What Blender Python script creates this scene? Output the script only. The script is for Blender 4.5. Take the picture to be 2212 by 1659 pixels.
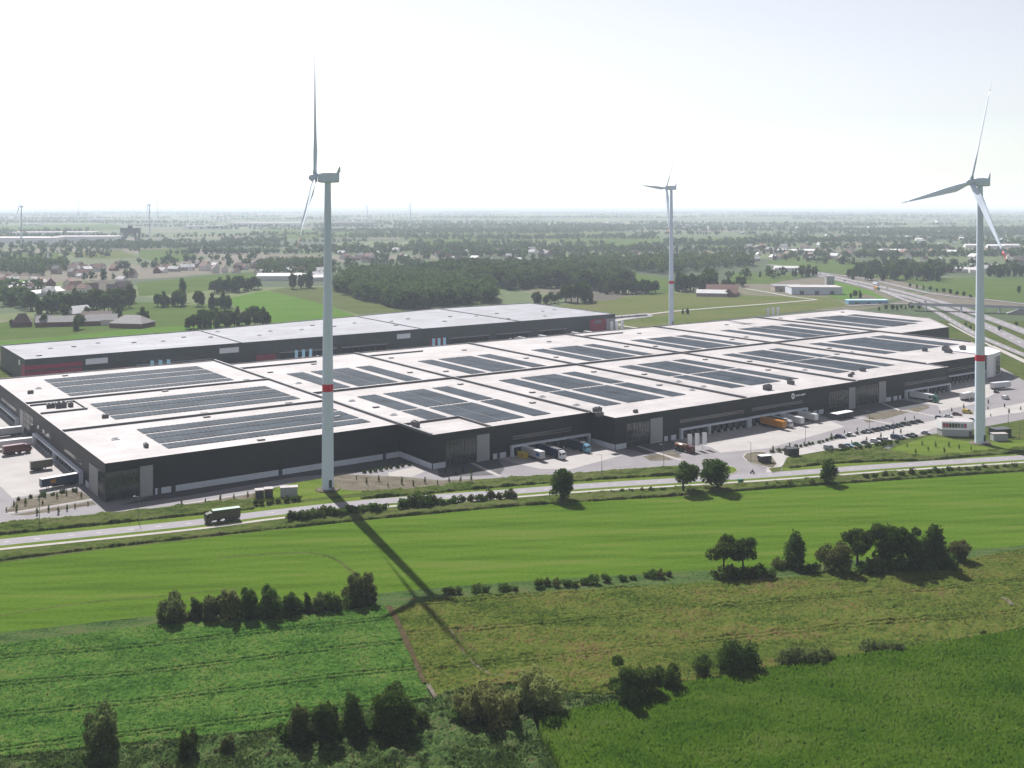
import bpy, math, random
import numpy as np
from mathutils import Vector, Matrix

for o in list(bpy.data.objects): bpy.data.objects.remove(o)
scene = bpy.context.scene
col = scene.collection
R = math.radians
rnd = random.Random(7)
nrs = np.random.RandomState(11)

# ------------------------------------------------------------------ camera, sky, sun, exposure
CAM_H = 105.0
FPX, HORIZON, CXP = 2314.0, 440.0, 1106.0          # photo measured on a 2212 x 1659 grid
cam_data = bpy.data.cameras.new('camera')
cam = bpy.data.objects.new('camera', cam_data); col.objects.link(cam)
cam.location = (0, 0, CAM_H); cam.rotation_euler = (R(90), 0, 0)
cam_data.sensor_width = 36.0; cam_data.lens = 36.0 * FPX / 2212.0
cam_data.shift_y = -(829.5 - HORIZON) / 2212.0      # level camera, verticals stay vertical
cam_data.clip_start = 1.0; cam_data.clip_end = 120000.0
scene.camera = cam

SUN_EL, SUN_AZ = R(44.0), R(-23.5)                  # azimuth from +Y towards +X
world = bpy.data.worlds.new('World'); scene.world = world; world.use_nodes = True
wn = world.node_tree.nodes; wl = world.node_tree.links
sky = wn.new('ShaderNodeTexSky'); sky.sky_type = 'NISHITA'; sky.sun_disc = False
sky.sun_elevation = SUN_EL; sky.sun_rotation = SUN_AZ; sky.altitude = 100
sky.air_density = 1.0; sky.dust_density = 0.5; sky.ozone_density = 1.0
bg = wn.get('Background'); bg.inputs[1].default_value = 0.06
hsv = wn.new('ShaderNodeHueSaturation'); hsv.inputs['Saturation'].default_value = 0.34; hsv.inputs['Hue'].default_value = 0.53
wl.new(sky.outputs[0], hsv.inputs['Color']); wl.new(hsv.outputs[0], bg.inputs[0])
sun_data = bpy.data.lights.new('sun', 'SUN'); sun_data.energy = 5.0; sun_data.angle = R(0.53)
sun_data.color = (1.0, 0.97, 0.94)
sun = bpy.data.objects.new('sun', sun_data); col.objects.link(sun)
to_sun = Vector((math.sin(SUN_AZ) * math.cos(SUN_EL), math.cos(SUN_AZ) * math.cos(SUN_EL), math.sin(SUN_EL)))
sun.rotation_euler = to_sun.to_track_quat('Z', 'Y').to_euler(); sun.location = (0, 0, 400)
vs = scene.view_settings
vs.view_transform = 'Standard'; vs.look = 'None'; vs.gamma = 1.0; vs.exposure = 1.05; vs.use_curve_mapping = False
scene.cycles.use_denoising = True
scene.cycles.volume_bounces = 1
scene.cycles.max_bounces = 6; scene.cycles.transparent_max_bounces = 6
HAZE_DENSITY = 0.00008

# ------------------------------------------------------------------ frames of reference
def at(x, y, z=0.0):
    """ground (or height z) point seen at photo position x, y"""
    Y = FPX * (CAM_H - z) / (y - HORIZON)
    return Vector(((x - CXP) * Y / FPX, Y, z))
BROT = R(90 - 54.9)                                  # warehouse axes: u along the front, v to the rear
BU = Vector((math.cos(BROT), math.sin(BROT), 0)); BV = Vector((-BU.y, BU.x, 0))
BO = at(227, 1001, 13.7); BO.z = 0
def W(u, v, z=0.0): return BO + BU * u + BV * v + Vector((0, 0, z))

# ------------------------------------------------------------------ materials
ALB = 0.46                                           # the photograph is exposed up: surfaces sit low in their range
def new_mat(name):
    m = bpy.data.materials.new(name); m.use_nodes = True
    nt = m.node_tree; b = nt.nodes.get('Principled BSDF')
    return m, nt, b
def mat(name, c, rough=0.7, var=0.12, scale=0.6, spec=0.3, metal=0.0, stretch=None, bump=0.0, objvar=0.0, trans=0.0, ior=None):
    c = tuple(k * ALB for k in c)
    m, nt, b = new_mat(name); N = nt.nodes; L = nt.links
    b.inputs['Roughness'].default_value = rough; b.inputs['Metallic'].default_value = metal
    b.inputs['Specular IOR Level'].default_value = spec
    if ior: b.inputs['IOR'].default_value = ior
    tc = N.new('ShaderNodeTexCoord'); mp = N.new('ShaderNodeMapping')
    L.new(tc.outputs['Object'], mp.inputs[0])
    if stretch: mp.inputs['Scale'].default_value = stretch
    nz = N.new('ShaderNodeTexNoise'); nz.inputs['Scale'].default_value = scale; nz.inputs['Detail'].default_value = 5
    nz.inputs['Roughness'].default_value = 0.65
    L.new(mp.outputs[0], nz.inputs['Vector'])
    rp = N.new('ShaderNodeValToRGB'); rp.color_ramp.elements[0].position = 0.3; rp.color_ramp.elements[1].position = 0.7
    rp.color_ramp.elements[0].color = (*[max(0, k * (1 - var)) for k in c], 1)
    rp.color_ramp.elements[1].color = (*[min(1, k * (1 + var)) for k in c], 1)
    L.new(nz.outputs[0], rp.inputs[0]); out = rp.outputs[0]
    if objvar:
        oi = N.new('ShaderNodeObjectInfo'); hs = N.new('ShaderNodeHueSaturation')
        mr = N.new('ShaderNodeMapRange'); mr.inputs[3].default_value = 1 - objvar; mr.inputs[4].default_value = 1 + objvar
        L.new(oi.outputs['Random'], mr.inputs[0]); L.new(mr.outputs[0], hs.inputs['Value'])
        mr2 = N.new('ShaderNodeMapRange'); mr2.inputs[3].default_value = 0.5 - objvar * 0.09; mr2.inputs[4].default_value = 0.5 + objvar * 0.09
        mu = N.new('ShaderNodeMath'); mu.operation = 'FRACT'; mm = N.new('ShaderNodeMath'); mm.operation = 'MULTIPLY'; mm.inputs[1].default_value = 7.31
        L.new(oi.outputs['Random'], mm.inputs[0]); L.new(mm.outputs[0], mu.inputs[0]); L.new(mu.outputs[0], mr2.inputs[0]); L.new(mr2.outputs[0], hs.inputs['Hue'])
        L.new(out, hs.inputs['Color']); out = hs.outputs[0]
    L.new(out, b.inputs['Base Color'])
    if trans:
        tr = N.new('ShaderNodeBsdfTranslucent'); mx = N.new('ShaderNodeMixShader'); mx.inputs[0].default_value = trans
        L.new(out, tr.inputs[0]); L.new(b.outputs[0], mx.inputs[1]); L.new(tr.outputs[0], mx.inputs[2])
        L.new(mx.outputs[0], N.get('Material Output').inputs[0])
    if bump:
        bp = N.new('ShaderNodeBump'); bp.inputs['Strength'].default_value = bump; bp.inputs['Distance'].default_value = 0.3
        L.new(nz.outputs[0], bp.inputs['Height']); L.new(bp.outputs[0], b.inputs['Normal'])
    return m
def field_mat(name, cols, big=0.03, fine=1.2, rows=None, bump=0.5, rough=0.95, patch=0.5, gain=1.0, streak=None):
    """cols: three or four colours from low to high; rows=(angle, period, strength)"""
    cols = [(c[0] * gain * ALB * 0.88, c[1] * gain * ALB, c[2] * gain * ALB) for c in cols]
    m, nt, b = new_mat(name); N = nt.nodes; L = nt.links
    b.inputs['Roughness'].default_value = rough; b.inputs['Specular IOR Level'].default_value = 0.0; b.inputs['IOR'].default_value = 1.02
    ge = N.new('ShaderNodeNewGeometry')
    def noise(s, det=4, stretch=None, rot=0):
        mp = N.new('ShaderNodeMapping'); L.new(ge.outputs['Position'], mp.inputs[0])
        mp.inputs['Rotation'].default_value = (0, 0, rot)
        if stretch: mp.inputs['Scale'].default_value = stretch
        n = N.new('ShaderNodeTexNoise'); n.inputs['Scale'].default_value = s; n.inputs['Detail'].default_value = det
        n.inputs['Roughness'].default_value = 0.62; L.new(mp.outputs[0], n.inputs['Vector']); return n.outputs[0]
    a = noise(big, 5, streak[1], streak[0]) if streak else noise(big, 4, (1, 2.2, 1), 0.5); f = noise(fine, 5)
    mx = N.new('ShaderNodeMath'); mx.operation = 'MULTIPLY_ADD'; mx.inputs[1].default_value = patch
    L.new(a, mx.inputs[0])
    f2 = N.new('ShaderNodeMath'); f2.operation = 'MULTIPLY'; f2.inputs[1].default_value = 1 - patch; L.new(f, f2.inputs[0]); L.new(f2.outputs[0], mx.inputs[2])
    val = mx.outputs[0]
    if rows:
        ang, per, st = rows
        mp = N.new('ShaderNodeMapping'); L.new(ge.outputs['Position'], mp.inputs[0]); mp.inputs['Rotation'].default_value = (0, 0, ang)
        wv = N.new('ShaderNodeTexWave'); wv.inputs['Scale'].default_value = 0.314159 / per * 1.0 * 2 / 2; wv.bands_direction = 'X'
        wv.inputs['Distortion'].default_value = 1.2; wv.inputs['Detail'].default_value = 2; wv.inputs['Detail Scale'].default_value = 0.5
        L.new(mp.outputs[0], wv.inputs['Vector'])
        r2 = N.new('ShaderNodeMath'); r2.operation = 'MULTIPLY_ADD'; r2.inputs[1].default_value = st
        s2 = N.new('ShaderNodeMath'); s2.operation = 'SUBTRACT'; s2.inputs[1].default_value = 0.5; L.new(wv.outputs[1], s2.inputs[0])
        L.new(s2.outputs[0], r2.inputs[0]); L.new(val, r2.inputs[2]); val = r2.outputs[0]
    rp = N.new('ShaderNodeValToRGB'); e = rp.color_ramp.elements
    n = len(cols); e[0].position = 0.40; e[1].position = 0.61
    e[0].color = (*cols[0], 1); e[1].color = (*cols[-1], 1)
    for i in range(1, n - 1):
        k = e.new(0.40 + 0.21 * i / (n - 1)); k.color = (*cols[i], 1)
    L.new(val, rp.inputs[0]); L.new(rp.outputs[0], b.inputs['Base Color'])
    if bump:
        bp = N.new('ShaderNodeBump'); bp.inputs['Strength'].default_value = bump; bp.inputs['Distance'].default_value = 0.25
        L.new(f, bp.inputs['Height']); L.new(bp.outputs[0], b.inputs['Normal'])
    return m

def roof_mat(name, c, st=0.10, lane=6.5, seam=0.78):
    """membrane lanes with welded seams, patches and old puddle marks"""
    c = tuple(k * ALB for k in c); m, nt, b = new_mat(name); N = nt.nodes; L = nt.links
    b.inputs['Roughness'].default_value = 0.8; b.inputs['Specular IOR Level'].default_value = 0.2
    tc = N.new('ShaderNodeTexCoord'); br = N.new('ShaderNodeTexBrick'); L.new(tc.outputs['Object'], br.inputs['Vector'])
    br.inputs['Scale'].default_value = 1.0; br.inputs['Brick Width'].default_value = 22.0; br.inputs['Row Height'].default_value = lane; br.inputs['Mortar Size'].default_value = 0.16; br.inputs['Mortar Smooth'].default_value = 0.4
    br.inputs['Color1'].default_value = (*[k * (1 + st * 0.5) for k in c], 1); br.inputs['Color2'].default_value = (*[k * (1 - st * 0.5) for k in c], 1); br.inputs['Mortar'].default_value = (*[k * seam for k in c], 1)
    n1 = N.new('ShaderNodeTexNoise'); n1.inputs['Scale'].default_value = 0.05; n1.inputs['Detail'].default_value = 7; n1.inputs['Roughness'].default_value = 0.7; L.new(tc.outputs['Object'], n1.inputs['Vector'])
    rp = N.new('ShaderNodeValToRGB'); rp.color_ramp.elements[0].position = 0.33; rp.color_ramp.elements[1].position = 0.62; rp.color_ramp.elements[0].color = (0.80, 0.79, 0.78, 1); rp.color_ramp.elements[1].color = (1.05, 1.05, 1.05, 1)
    L.new(n1.outputs[0], rp.inputs[0]); mx = N.new('ShaderNodeMixRGB'); mx.blend_type = 'MULTIPLY'; mx.inputs[0].default_value = 1.0
    L.new(br.outputs[0], mx.inputs[1]); L.new(rp.outputs[0], mx.inputs[2]); L.new(mx.outputs[0], b.inputs['Base Color']); return m
M = {}
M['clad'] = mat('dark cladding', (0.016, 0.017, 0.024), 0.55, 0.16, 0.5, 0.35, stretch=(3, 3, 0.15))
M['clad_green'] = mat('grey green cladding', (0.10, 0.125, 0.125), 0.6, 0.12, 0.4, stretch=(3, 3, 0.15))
M['roof'] = roof_mat('white roof membrane', (0.69, 0.65, 0.65))
M['roof_cool'] = roof_mat('grey roof membrane', (0.47, 0.475, 0.525), 0.22, 2.6, 0.62)
M['flash'] = mat('grey flashing', (0.20, 0.205, 0.22), 0.6, 0.1, 0.5)
M['solar'] = mat('solar glass', (0.085, 0.104, 0.130), 0.55, 0.35, 0.12, 0.1, ior=1.15)
M['plinth'] = mat('pale precast concrete', (1.0, 1.06, 1.16), 0.8, 0.07, 0.4)
M['greypanel'] = mat('grey ribbed panel', (0.66, 0.66, 0.67), 0.6, 0.1, 0.8, stretch=(6, 6, 0.2))
M['white'] = mat('white paint', (1.55, 1.55, 1.57), 0.5, 0.04, 1.0)
M['glass'] = mat('tinted glazing', (0.035, 0.048, 0.052), 0.08, 0.3, 0.25, 0.8)
M['dark'] = mat('dark recess', (0.018, 0.02, 0.024), 0.8, 0.2, 1)
M['dock'] = mat('dock door grey', (0.10, 0.11, 0.13), 0.6, 0.15, 1)
M['red'] = mat('dark red panel', (0.60, 0.07, 0.14), 0.55, 0.1, 0.4)
M['redband'] = mat('red marking paint', (1.05, 0.03, 0.085), 0.5, 0.08, 0.6)
M['tower'] = mat('turbine white paint', (1.20, 1.36, 1.56), 0.5, 0.05, 0.12, 0.4, stretch=(1, 1, 0.15))
M['concrete'] = mat('pale yard concrete', (0.60, 0.565, 0.55), 0.9, 0.12, 0.09, 0.15)
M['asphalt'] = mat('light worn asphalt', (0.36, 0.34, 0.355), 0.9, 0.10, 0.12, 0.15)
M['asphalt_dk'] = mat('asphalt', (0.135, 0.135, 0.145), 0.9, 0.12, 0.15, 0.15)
M['road'] = mat('road asphalt', (0.42, 0.40, 0.425), 0.9, 0.08, 0.25, 0.15)
M['path'] = mat('pale path', (0.60, 0.56, 0.53), 0.9, 0.1, 0.3, 0.1)
M['paint'] = mat('road paint', (1.3, 1.3, 1.27), 0.7, 0.1, 1.5)
M['soil'] = field_mat('mulch soil', [(0.17, 0.125, 0.09), (0.27, 0.21, 0.165), (0.34, 0.275, 0.22)], 0.15, 1.5)
M['soil_dark'] = field_mat('bare brown soil', [(0.09, 0.065, 0.03), (0.14, 0.095, 0.055), (0.17, 0.12, 0.075)], 0.15, 1.5)
M['bark'] = mat('bark', (0.06, 0.048, 0.038), 0.9, 0.3, 2)
M['steel'] = mat('galvanised steel', (0.35, 0.36, 0.38), 0.45, 0.1, 2, metal=0.6)
M['tyre'] = mat('rubber', (0.02, 0.02, 0.021), 0.85, 0.2, 4)
M['carglass'] = mat('vehicle glass', (0.03, 0.036, 0.042), 0.08, 0.1, 2, 0.7)
M['water'] = mat('pond water', (0.05, 0.06, 0.07), 0.08, 0.2, 0.2, 0.6)
def leaf_mat(name, c, var=0.5, scale=1.1, objvar=0.16, trans=0.45):
    return mat(name, c, 0.8, var, scale, 0.06, objvar=objvar, trans=trans, ior=1.2)
M['leaf_dark'] = leaf_mat('dark foliage', (0.100, 0.165, 0.032))
M['leaf_mid'] = leaf_mat('mid foliage', (0.115, 0.195, 0.038))
M['leaf_light'] = leaf_mat('pale willow foliage', (0.40, 0.44, 0.15))
M['leaf_grey'] = leaf_mat('grey green foliage', (0.21, 0.28, 0.09))
M['leaf_brown'] = leaf_mat('brownish foliage', (0.15, 0.18, 0.055))
M['leaf_far'] = leaf_mat('wood foliage', (0.095, 0.150, 0.042), 0.6, 0.15, 0.2)

# ------------------------------------------------------------------ mesh helpers
class MB:
    """collects polygons; build() links them as one mesh object"""
    def __init__(self): self.v = []; self.f = []; self.m = []
    def add(self, vs, fs, mi=0):
        o = len(self.v); self.v += [tuple(p) for p in vs]
        for f in fs: self.f.append([i + o for i in f]); self.m.append(mi)
        return self
    def quad(self, a, b, c, d, mi=0): return self.add([a, b, c, d], [(0, 1, 2, 3)], mi)
    def box(self, x0, x1, y0, y1, z0, z1, mi=0, top=None, bottom=True):
        vs = [(x0, y0, z0), (x1, y0, z0), (x1, y1, z0), (x0, y1, z0), (x0, y0, z1), (x1, y0, z1), (x1, y1, z1), (x0, y1, z1)]
        fs = [(0, 1, 5, 4), (1, 2, 6, 5), (2, 3, 7, 6), (3, 0, 4, 7)]
        if bottom: fs.append((3, 2, 1, 0))
        self.add(vs, fs, mi); self.add(vs, [(4, 5, 6, 7)], mi if top is None else top); return self
    def prism(self, poly, z0, z1, mi=0, top=None):
        n = len(poly); vs = [(p[0], p[1], z0) for p in poly] + [(p[0], p[1], z1) for p in poly]
        self.add(vs, [(i, (i + 1) % n, n + (i + 1) % n, n + i) for i in range(n)] + [tuple(reversed(range(n)))], mi)
        self.add([vs[n + i] for i in range(n)], [tuple(range(n))], mi if top is None else top); return self
    def lathe(self, prof, n=16, c=(0, 0), mi=0, cap=True):
        vs = []; fs = []
        for r, z in prof:
            for k in range(n):
                a = 2 * math.pi * k / n; vs.append((c[0] + r * math.cos(a), c[1] + r * math.sin(a), z))
        for i in range(len(prof) - 1):
            for k in range(n): fs.append((i * n + k, i * n + (k + 1) % n, (i + 1) * n + (k + 1) % n, (i + 1) * n + k))
        if cap: fs.append(tuple(reversed(range(n)))); fs.append(tuple((len(prof) - 1) * n + k for k in range(n)))
        return self.add(vs, fs, mi)
    def tube(self, p, q, r0, r1, n=6, mi=0):
        p = Vector(p); q = Vector(q); d = (q - p)
        if d.length < 1e-6: return self
        d.normalize(); a = d.orthogonal().normalized(); b = d.cross(a); vs = []
        for c, r in ((p, r0), (q, r1)):
            for k in range(n):
                t = 2 * math.pi * k / n; vs.append(tuple(c + a * (r * math.cos(t)) + b * (r * math.sin(t))))
        fs = [(k, (k + 1) % n, n + (k + 1) % n, n + k) for k in range(n)] + [tuple(reversed(range(n))), tuple(range(n, 2 * n))]
        return self.add(vs, fs, mi)
    def mesh(self, name, mats, smooth=False):
        me = bpy.data.meshes.new(name); me.from_pydata(self.v, [], self.f)
        for k in mats: me.materials.append(M[k] if isinstance(k, str) else k)
        if len(mats) > 1: me.polygons.foreach_set('material_index', self.m)
        if smooth: me.polygons.foreach_set('use_smooth', [True] * len(self.f))
        me.update(); return me
    def build(self, name, mats, parent=None, smooth=False, loc=None, rotz=None):
        if isinstance(mats, str): mats = [mats]
        return link(name, self.mesh(name, mats, smooth), parent, loc, rotz)
def link(name, me, parent=None, loc=None, rotz=None):
    o = bpy.data.objects.new(name, me); col.objects.link(o)
    if parent is not None: o.parent = parent
    if loc is not None: o.location = loc
    if rotz is not None: o.rotation_euler = (0, 0, rotz)
    return o
def np_mesh(name, verts, quads, mats, smooth=False, midx=None):
    verts = np.asarray(verts, np.float32); quads = np.asarray(quads, np.int32); k = quads.shape[1]
    me = bpy.data.meshes.new(name)
    me.vertices.add(len(verts)); me.vertices.foreach_set('co', verts.ravel())
    me.loops.add(quads.size); me.loops.foreach_set('vertex_index', quads.ravel())
    me.polygons.add(len(quads)); me.polygons.foreach_set('loop_start', np.arange(0, quads.size, k, dtype=np.int32))
    for q in mats: me.materials.append(M[q] if isinstance(q, str) else q)
    if midx is not None: me.polygons.foreach_set('material_index', np.asarray(midx, np.int32))
    if smooth: me.polygons.foreach_set('use_smooth', np.ones(len(quads), bool))
    me.update(calc_edges=True); return me
def tag(o, label=None, cat=None, group=None, kind=None):
    if label: o['label'] = label
    if cat: o['category'] = cat
    if group: o['group'] = group
    if kind: o['kind'] = kind
    return o
def thing(name, label, cat, loc=(0, 0, 0), rotz=0.0, group=None):
    o = link(name, None, None, loc, rotz); o.empty_display_size = 0.5
    return tag(o, label, cat, group)
def struct(name, o=None): o['kind'] = 'structure'; return o
ORD = ['first', 'second', 'third', 'fourth', 'fifth', 'sixth', 'seventh', 'eighth', 'ninth', 'tenth', 'eleventh', 'twelfth', 'thirteenth', 'fourteenth']
def place_labels(things, lim=14):
    """things of one row told apart by their order from the left"""
    by = {}
    for t in things: by.setdefault(t['label'], []).append(t)
    for lab, ts in by.items():
        if 1 < len(ts) <= lim:
            ts.sort(key=lambda t: t.location.x / t.location.y)
            for i, t in enumerate(ts):
                s = f'{lab}, {ORD[i]} from left'
                if len(s.replace('-', ' ').split()) <= 16: t['label'] = s
def dup(root, loc=None, rotz=None, label=None, group=None, scale=None):
    def cp(o, par):
        c = o.copy(); col.objects.link(c)
        if par is not None: c.parent = par
        for ch in o.children: cp(ch, c)
        return c
    r = cp(root, None)
    if loc is not None: r.location = loc
    if rotz is not None: r.rotation_euler = (0, 0, rotz)
    if scale is not None: r.scale = scale if hasattr(scale, '__len__') else (scale,) * 3
    if label: r['label'] = label
    if group: r['group'] = group
    return r

# value noise on numpy arrays
_h = nrs.rand(512, 512).astype(np.float32)
def vnoise(x, y):
    xi = np.floor(x).astype(int); yi = np.floor(y).astype(int); fx = x - xi; fy = y - yi
    fx = fx * fx * (3 - 2 * fx); fy = fy * fy * (3 - 2 * fy)
    g = lambda a, b: _h[a % 512, b % 512]
    return (g(xi, yi) * (1 - fx) + g(xi + 1, yi) * fx) * (1 - fy) + (g(xi, yi + 1) * (1 - fx) + g(xi + 1, yi + 1) * fx) * fy
def fbm(x, y, s, o=3):
    r = 0; a = 0.5
    for i in range(o): r = r + a * vnoise(x / s + 17.3 * i, y / s + 5.1 * i); s *= 0.5; a *= 0.5
    return r / (1 - 0.5 ** o)
def pip(px, py, poly):
    inside = np.zeros(px.shape, bool); n = len(poly); j = n - 1
    for i in range(n):
        xi, yi = poly[i][0], poly[i][1]; xj, yj = poly[j][0], poly[j][1]
        c = ((yi > py) != (yj > py)) & (px < (xj - xi) * (py - yi) / ((yj - yi) if yj != yi else 1e-9) + xi)
        inside ^= c; j = i
    return inside
def D2(pts): return [tuple(at(x, y)[:2]) for x, y in pts]
def sheet(name, pts, m, z, kind='structure', photo=True, label=None, cat=None):
    poly = D2(pts) if photo else pts
    mb = MB(); mb.add([(p[0], p[1], z) for p in poly], [tuple(range(len(poly)))])
    me = mb.mesh(name, [m])
    if me.polygons[0].normal.z < 0: me.flip_normals()
    o = link(name, me); o['kind'] = kind
    if label: tag(o, label, cat)
    return o
def smooth_path(pts, step=6.0):
    """Catmull-Rom through world points"""
    P = [Vector(p) for p in pts]; out = []
    for i in range(len(P) - 1):
        p0 = P[max(i - 1, 0)]; p1 = P[i]; p2 = P[i + 1]; p3 = P[min(i + 2, len(P) - 1)]
        n = max(2, int((p2 - p1).length / step))
        for k in range(n):
            t = k / n
            out.append(0.5 * ((2 * p1) + (p2 - p0) * t + (2 * p0 - 5 * p1 + 4 * p2 - p3) * t * t + (3 * p1 - p0 - 3 * p2 + p3) * t ** 3))
    out.append(P[-1]); return out
def ribbon_mesh(path, width, z, off=0.0, mb=None, mi=0, thick=0):
    mb = mb or MB(); L = []; n = len(path)
    for i, p in enumerate(path):
        d = path[min(i + 1, n - 1)] - path[max(i - 1, 0)]; d.z = 0; d.normalize(); s = Vector((d.y, -d.x, 0))
        L.append((p + s * (off - width / 2), p + s * (off + width / 2)))
    for i in range(n - 1):
        a, b = L[i]; c, d = L[i + 1]; zz = [(q.x, q.y, q.z + z) for q in (a, b, d, c)]
        mb.quad(*zz, mi)
        if thick:
            lo = [(q[0], q[1], q[2] - thick) for q in zz]
            mb.quad(zz[0], zz[3], lo[3], lo[0], mi); mb.quad(zz[2], zz[1], lo[1], lo[2], mi)
    return mb
def flat(me):
    """make every face look up"""
    import bmesh
    bm = bmesh.new(); bm.from_mesh(me)
    for f in bm.faces:
        f.normal_update()
        if f.normal.z < 0: f.normal_flip()
    bm.to_mesh(me); bm.free()
def ribbon(name, pts, width, m, z, photo=True, off=0.0, kind='structure', step=6.0):
    path = smooth_path([at(*p) for p in pts] if photo else pts, step)
    me = ribbon_mesh(path, width, z, off).mesh(name, [m]); flat(me)
    o = link(name, me); o['kind'] = kind; return o
def dashes(name, pts, length, gap, width, z, off=0.0, parent=None, m='paint'):
    path = smooth_path([at(*p) for p in pts], 1.5); mb = MB(); run = 0.0; seg = []
    for i in range(len(path) - 1):
        if run % (length + gap) < length: seg.append(path[i])
        else:
            if len(seg) > 1: ribbon_mesh(seg, width, z, off, mb)
            seg = []
        run += (path[i + 1] - path[i]).length
    me = mb.mesh(name, [m]); flat(me); o = link(name, me, parent)
    o['kind'] = 'structure'; return o

# ------------------------------------------------------------------ ground, fields, roads
def patchwork_mat():
    m, nt, b = new_mat('patchwork farmland'); N = nt.nodes; L = nt.links
    b.inputs['Roughness'].default_value = 0.95; b.inputs['Specular IOR Level'].default_value = 0.05
    ge = N.new('ShaderNodeNewGeometry'); mp = N.new('ShaderNodeMapping'); L.new(ge.outputs['Position'], mp.inputs[0])
    mp.inputs['Rotation'].default_value = (0, 0, 0.4); mp.inputs['Scale'].default_value = (1 / 330, 1 / 190, 1)
    nz = N.new('ShaderNodeTexNoise'); nz.inputs['Scale'].default_value = 0.8; L.new(mp.outputs[0], nz.inputs['Vector'])
    mixv = N.new('ShaderNodeMixRGB'); mixv.inputs[0].default_value = 0.18; L.new(mp.outputs[0], mixv.inputs[1]); L.new(nz.outputs[1], mixv.inputs[2])
    vo = N.new('ShaderNodeTexVoronoi'); vo.distance = 'CHEBYCHEV'; vo.inputs['Scale'].default_value = 1.0; L.new(mixv.outputs[0], vo.inputs['Vector'])
    sp = N.new('ShaderNodeSeparateColor'); L.new(vo.outputs['Color'], sp.inputs[0])
    rp = N.new('ShaderNodeValToRGB'); rp.color_ramp.interpolation = 'CONSTANT'; e = rp.color_ramp.elements
    cs = [(0.10, 0.145, 0.06), (0.13, 0.17, 0.075), (0.09, 0.125, 0.06), (0.15, 0.185, 0.07), (0.18, 0.175, 0.11), (0.10, 0.14, 0.065), (0.20, 0.175, 0.135), (0.125, 0.155, 0.075), (0.08, 0.105, 0.055)]
    cs = [tuple(k * ALB * 1.15 for k in c) for c in cs]; e[0].position = 0; e[0].color = (*cs[0], 1); e[1].position = 1 / 9; e[1].color = (*cs[1], 1)
    for i in range(2, 9): k = e.new(i / 9); k.color = (*cs[i], 1)
    L.new(sp.outputs[0], rp.inputs[0])
    n2 = N.new('ShaderNodeTexNoise'); n2.inputs['Scale'].default_value = 0.06; n2.inputs['Detail'].default_value = 6; L.new(ge.outputs['Position'], n2.inputs['Vector'])
    mx = N.new('ShaderNodeMixRGB'); mx.blend_type = 'OVERLAY'; mx.inputs[0].default_value = 0.35; L.new(rp.outputs[0], mx.inputs[1]); L.new(n2.outputs[0], mx.inputs[2])
    L.new(mx.outputs[0], b.inputs['Base Color']); return m
M['farm'] = patchwork_mat()
G1 = (0.150, 0.235, 0.040); G2 = (0.175, 0.265, 0.046); G3 = (0.205, 0.285, 0.056)
ROWA = math.atan2((at(2101, 1187) - at(333, 1328)).y, (at(2101, 1187) - at(333, 1328)).x)
M['meadow'] = field_mat('mown meadow', [(0.115, 0.185, 0.020), (0.150, 0.240, 0.028), (0.175, 0.270, 0.032), (0.235, 0.275, 0.060)], 0.05, 0.9, rows=(math.pi / 2 - ROWA, 6.0, 0.05), patch=0.66, bump=0.3, streak=(-ROWA, (0.22, 2.6, 1)), gain=0.82)
M['verge'] = field_mat('rough verge', [(0.075, 0.10, 0.028), (0.13, 0.165, 0.04), (0.19, 0.20, 0.065), (0.20, 0.175, 0.085)], 0.05, 0.8, gain=0.85)
M['verge_bright'] = field_mat('mown verge', [(0.16, 0.22, 0.04), (0.23, 0.29, 0.05), (0.28, 0.31, 0.075)], 0.08, 1.0, gain=0.85)
M['beet'] = field_mat('beet leaves', [(0.045, 0.105, 0.018), (0.090, 0.185, 0.032), (0.130, 0.225, 0.045), (0.215, 0.240, 0.065)], 0.055, 1.1, patch=0.42, bump=0.6, gain=0.95)
M['olive'] = field_mat('ripening crop', [(0.060, 0.092, 0.016), (0.118, 0.150, 0.028), (0.178, 0.184, 0.040), (0.215, 0.140, 0.062)], 0.035, 1.0, patch=0.45, bump=0.6)
M['maize'] = field_mat('maize', [(0.055, 0.120, 0.010), (0.092, 0.172, 0.014), (0.125, 0.205, 0.020), (0.170, 0.220, 0.045)], 0.05, 1.0, patch=0.45, bump=0.5, gain=0.66)
M['scrub'] = field_mat('bramble scrub', [(0.045, 0.075, 0.024), (0.080, 0.128, 0.038), (0.130, 0.170, 0.056), (0.170, 0.140, 0.070)], 0.09, 1.1, patch=0.45, bump=0.6, gain=1.05)
M['bright'] = field_mat('bright pasture', [(0.15, 0.255, 0.05), (0.185, 0.30, 0.055), (0.215, 0.32, 0.075)], 0.012, 0.3, rows=(0.9, 9, 0.07), gain=0.85)
M['pasture'] = field_mat('pasture', [(0.125, 0.175, 0.05), (0.155, 0.205, 0.058), (0.19, 0.225, 0.075)], 0.012, 0.25, gain=0.9)
M['stubble'] = field_mat('olive crop', [(0.125, 0.145, 0.05), (0.165, 0.175, 0.065), (0.20, 0.195, 0.085)], 0.02, 0.25, rows=(0.9, 6, 0.12))
M['plough'] = field_mat('ploughed soil', [(0.17, 0.135, 0.115), (0.215, 0.175, 0.15), (0.25, 0.205, 0.175)], 0.02, 0.3, rows=(0.2, 5, 0.15))
M['yellowish'] = field_mat('dry grassland', [(0.16, 0.19, 0.055), (0.215, 0.225, 0.075), (0.25, 0.215, 0.105)], 0.008, 0.2, gain=0.9)

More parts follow.
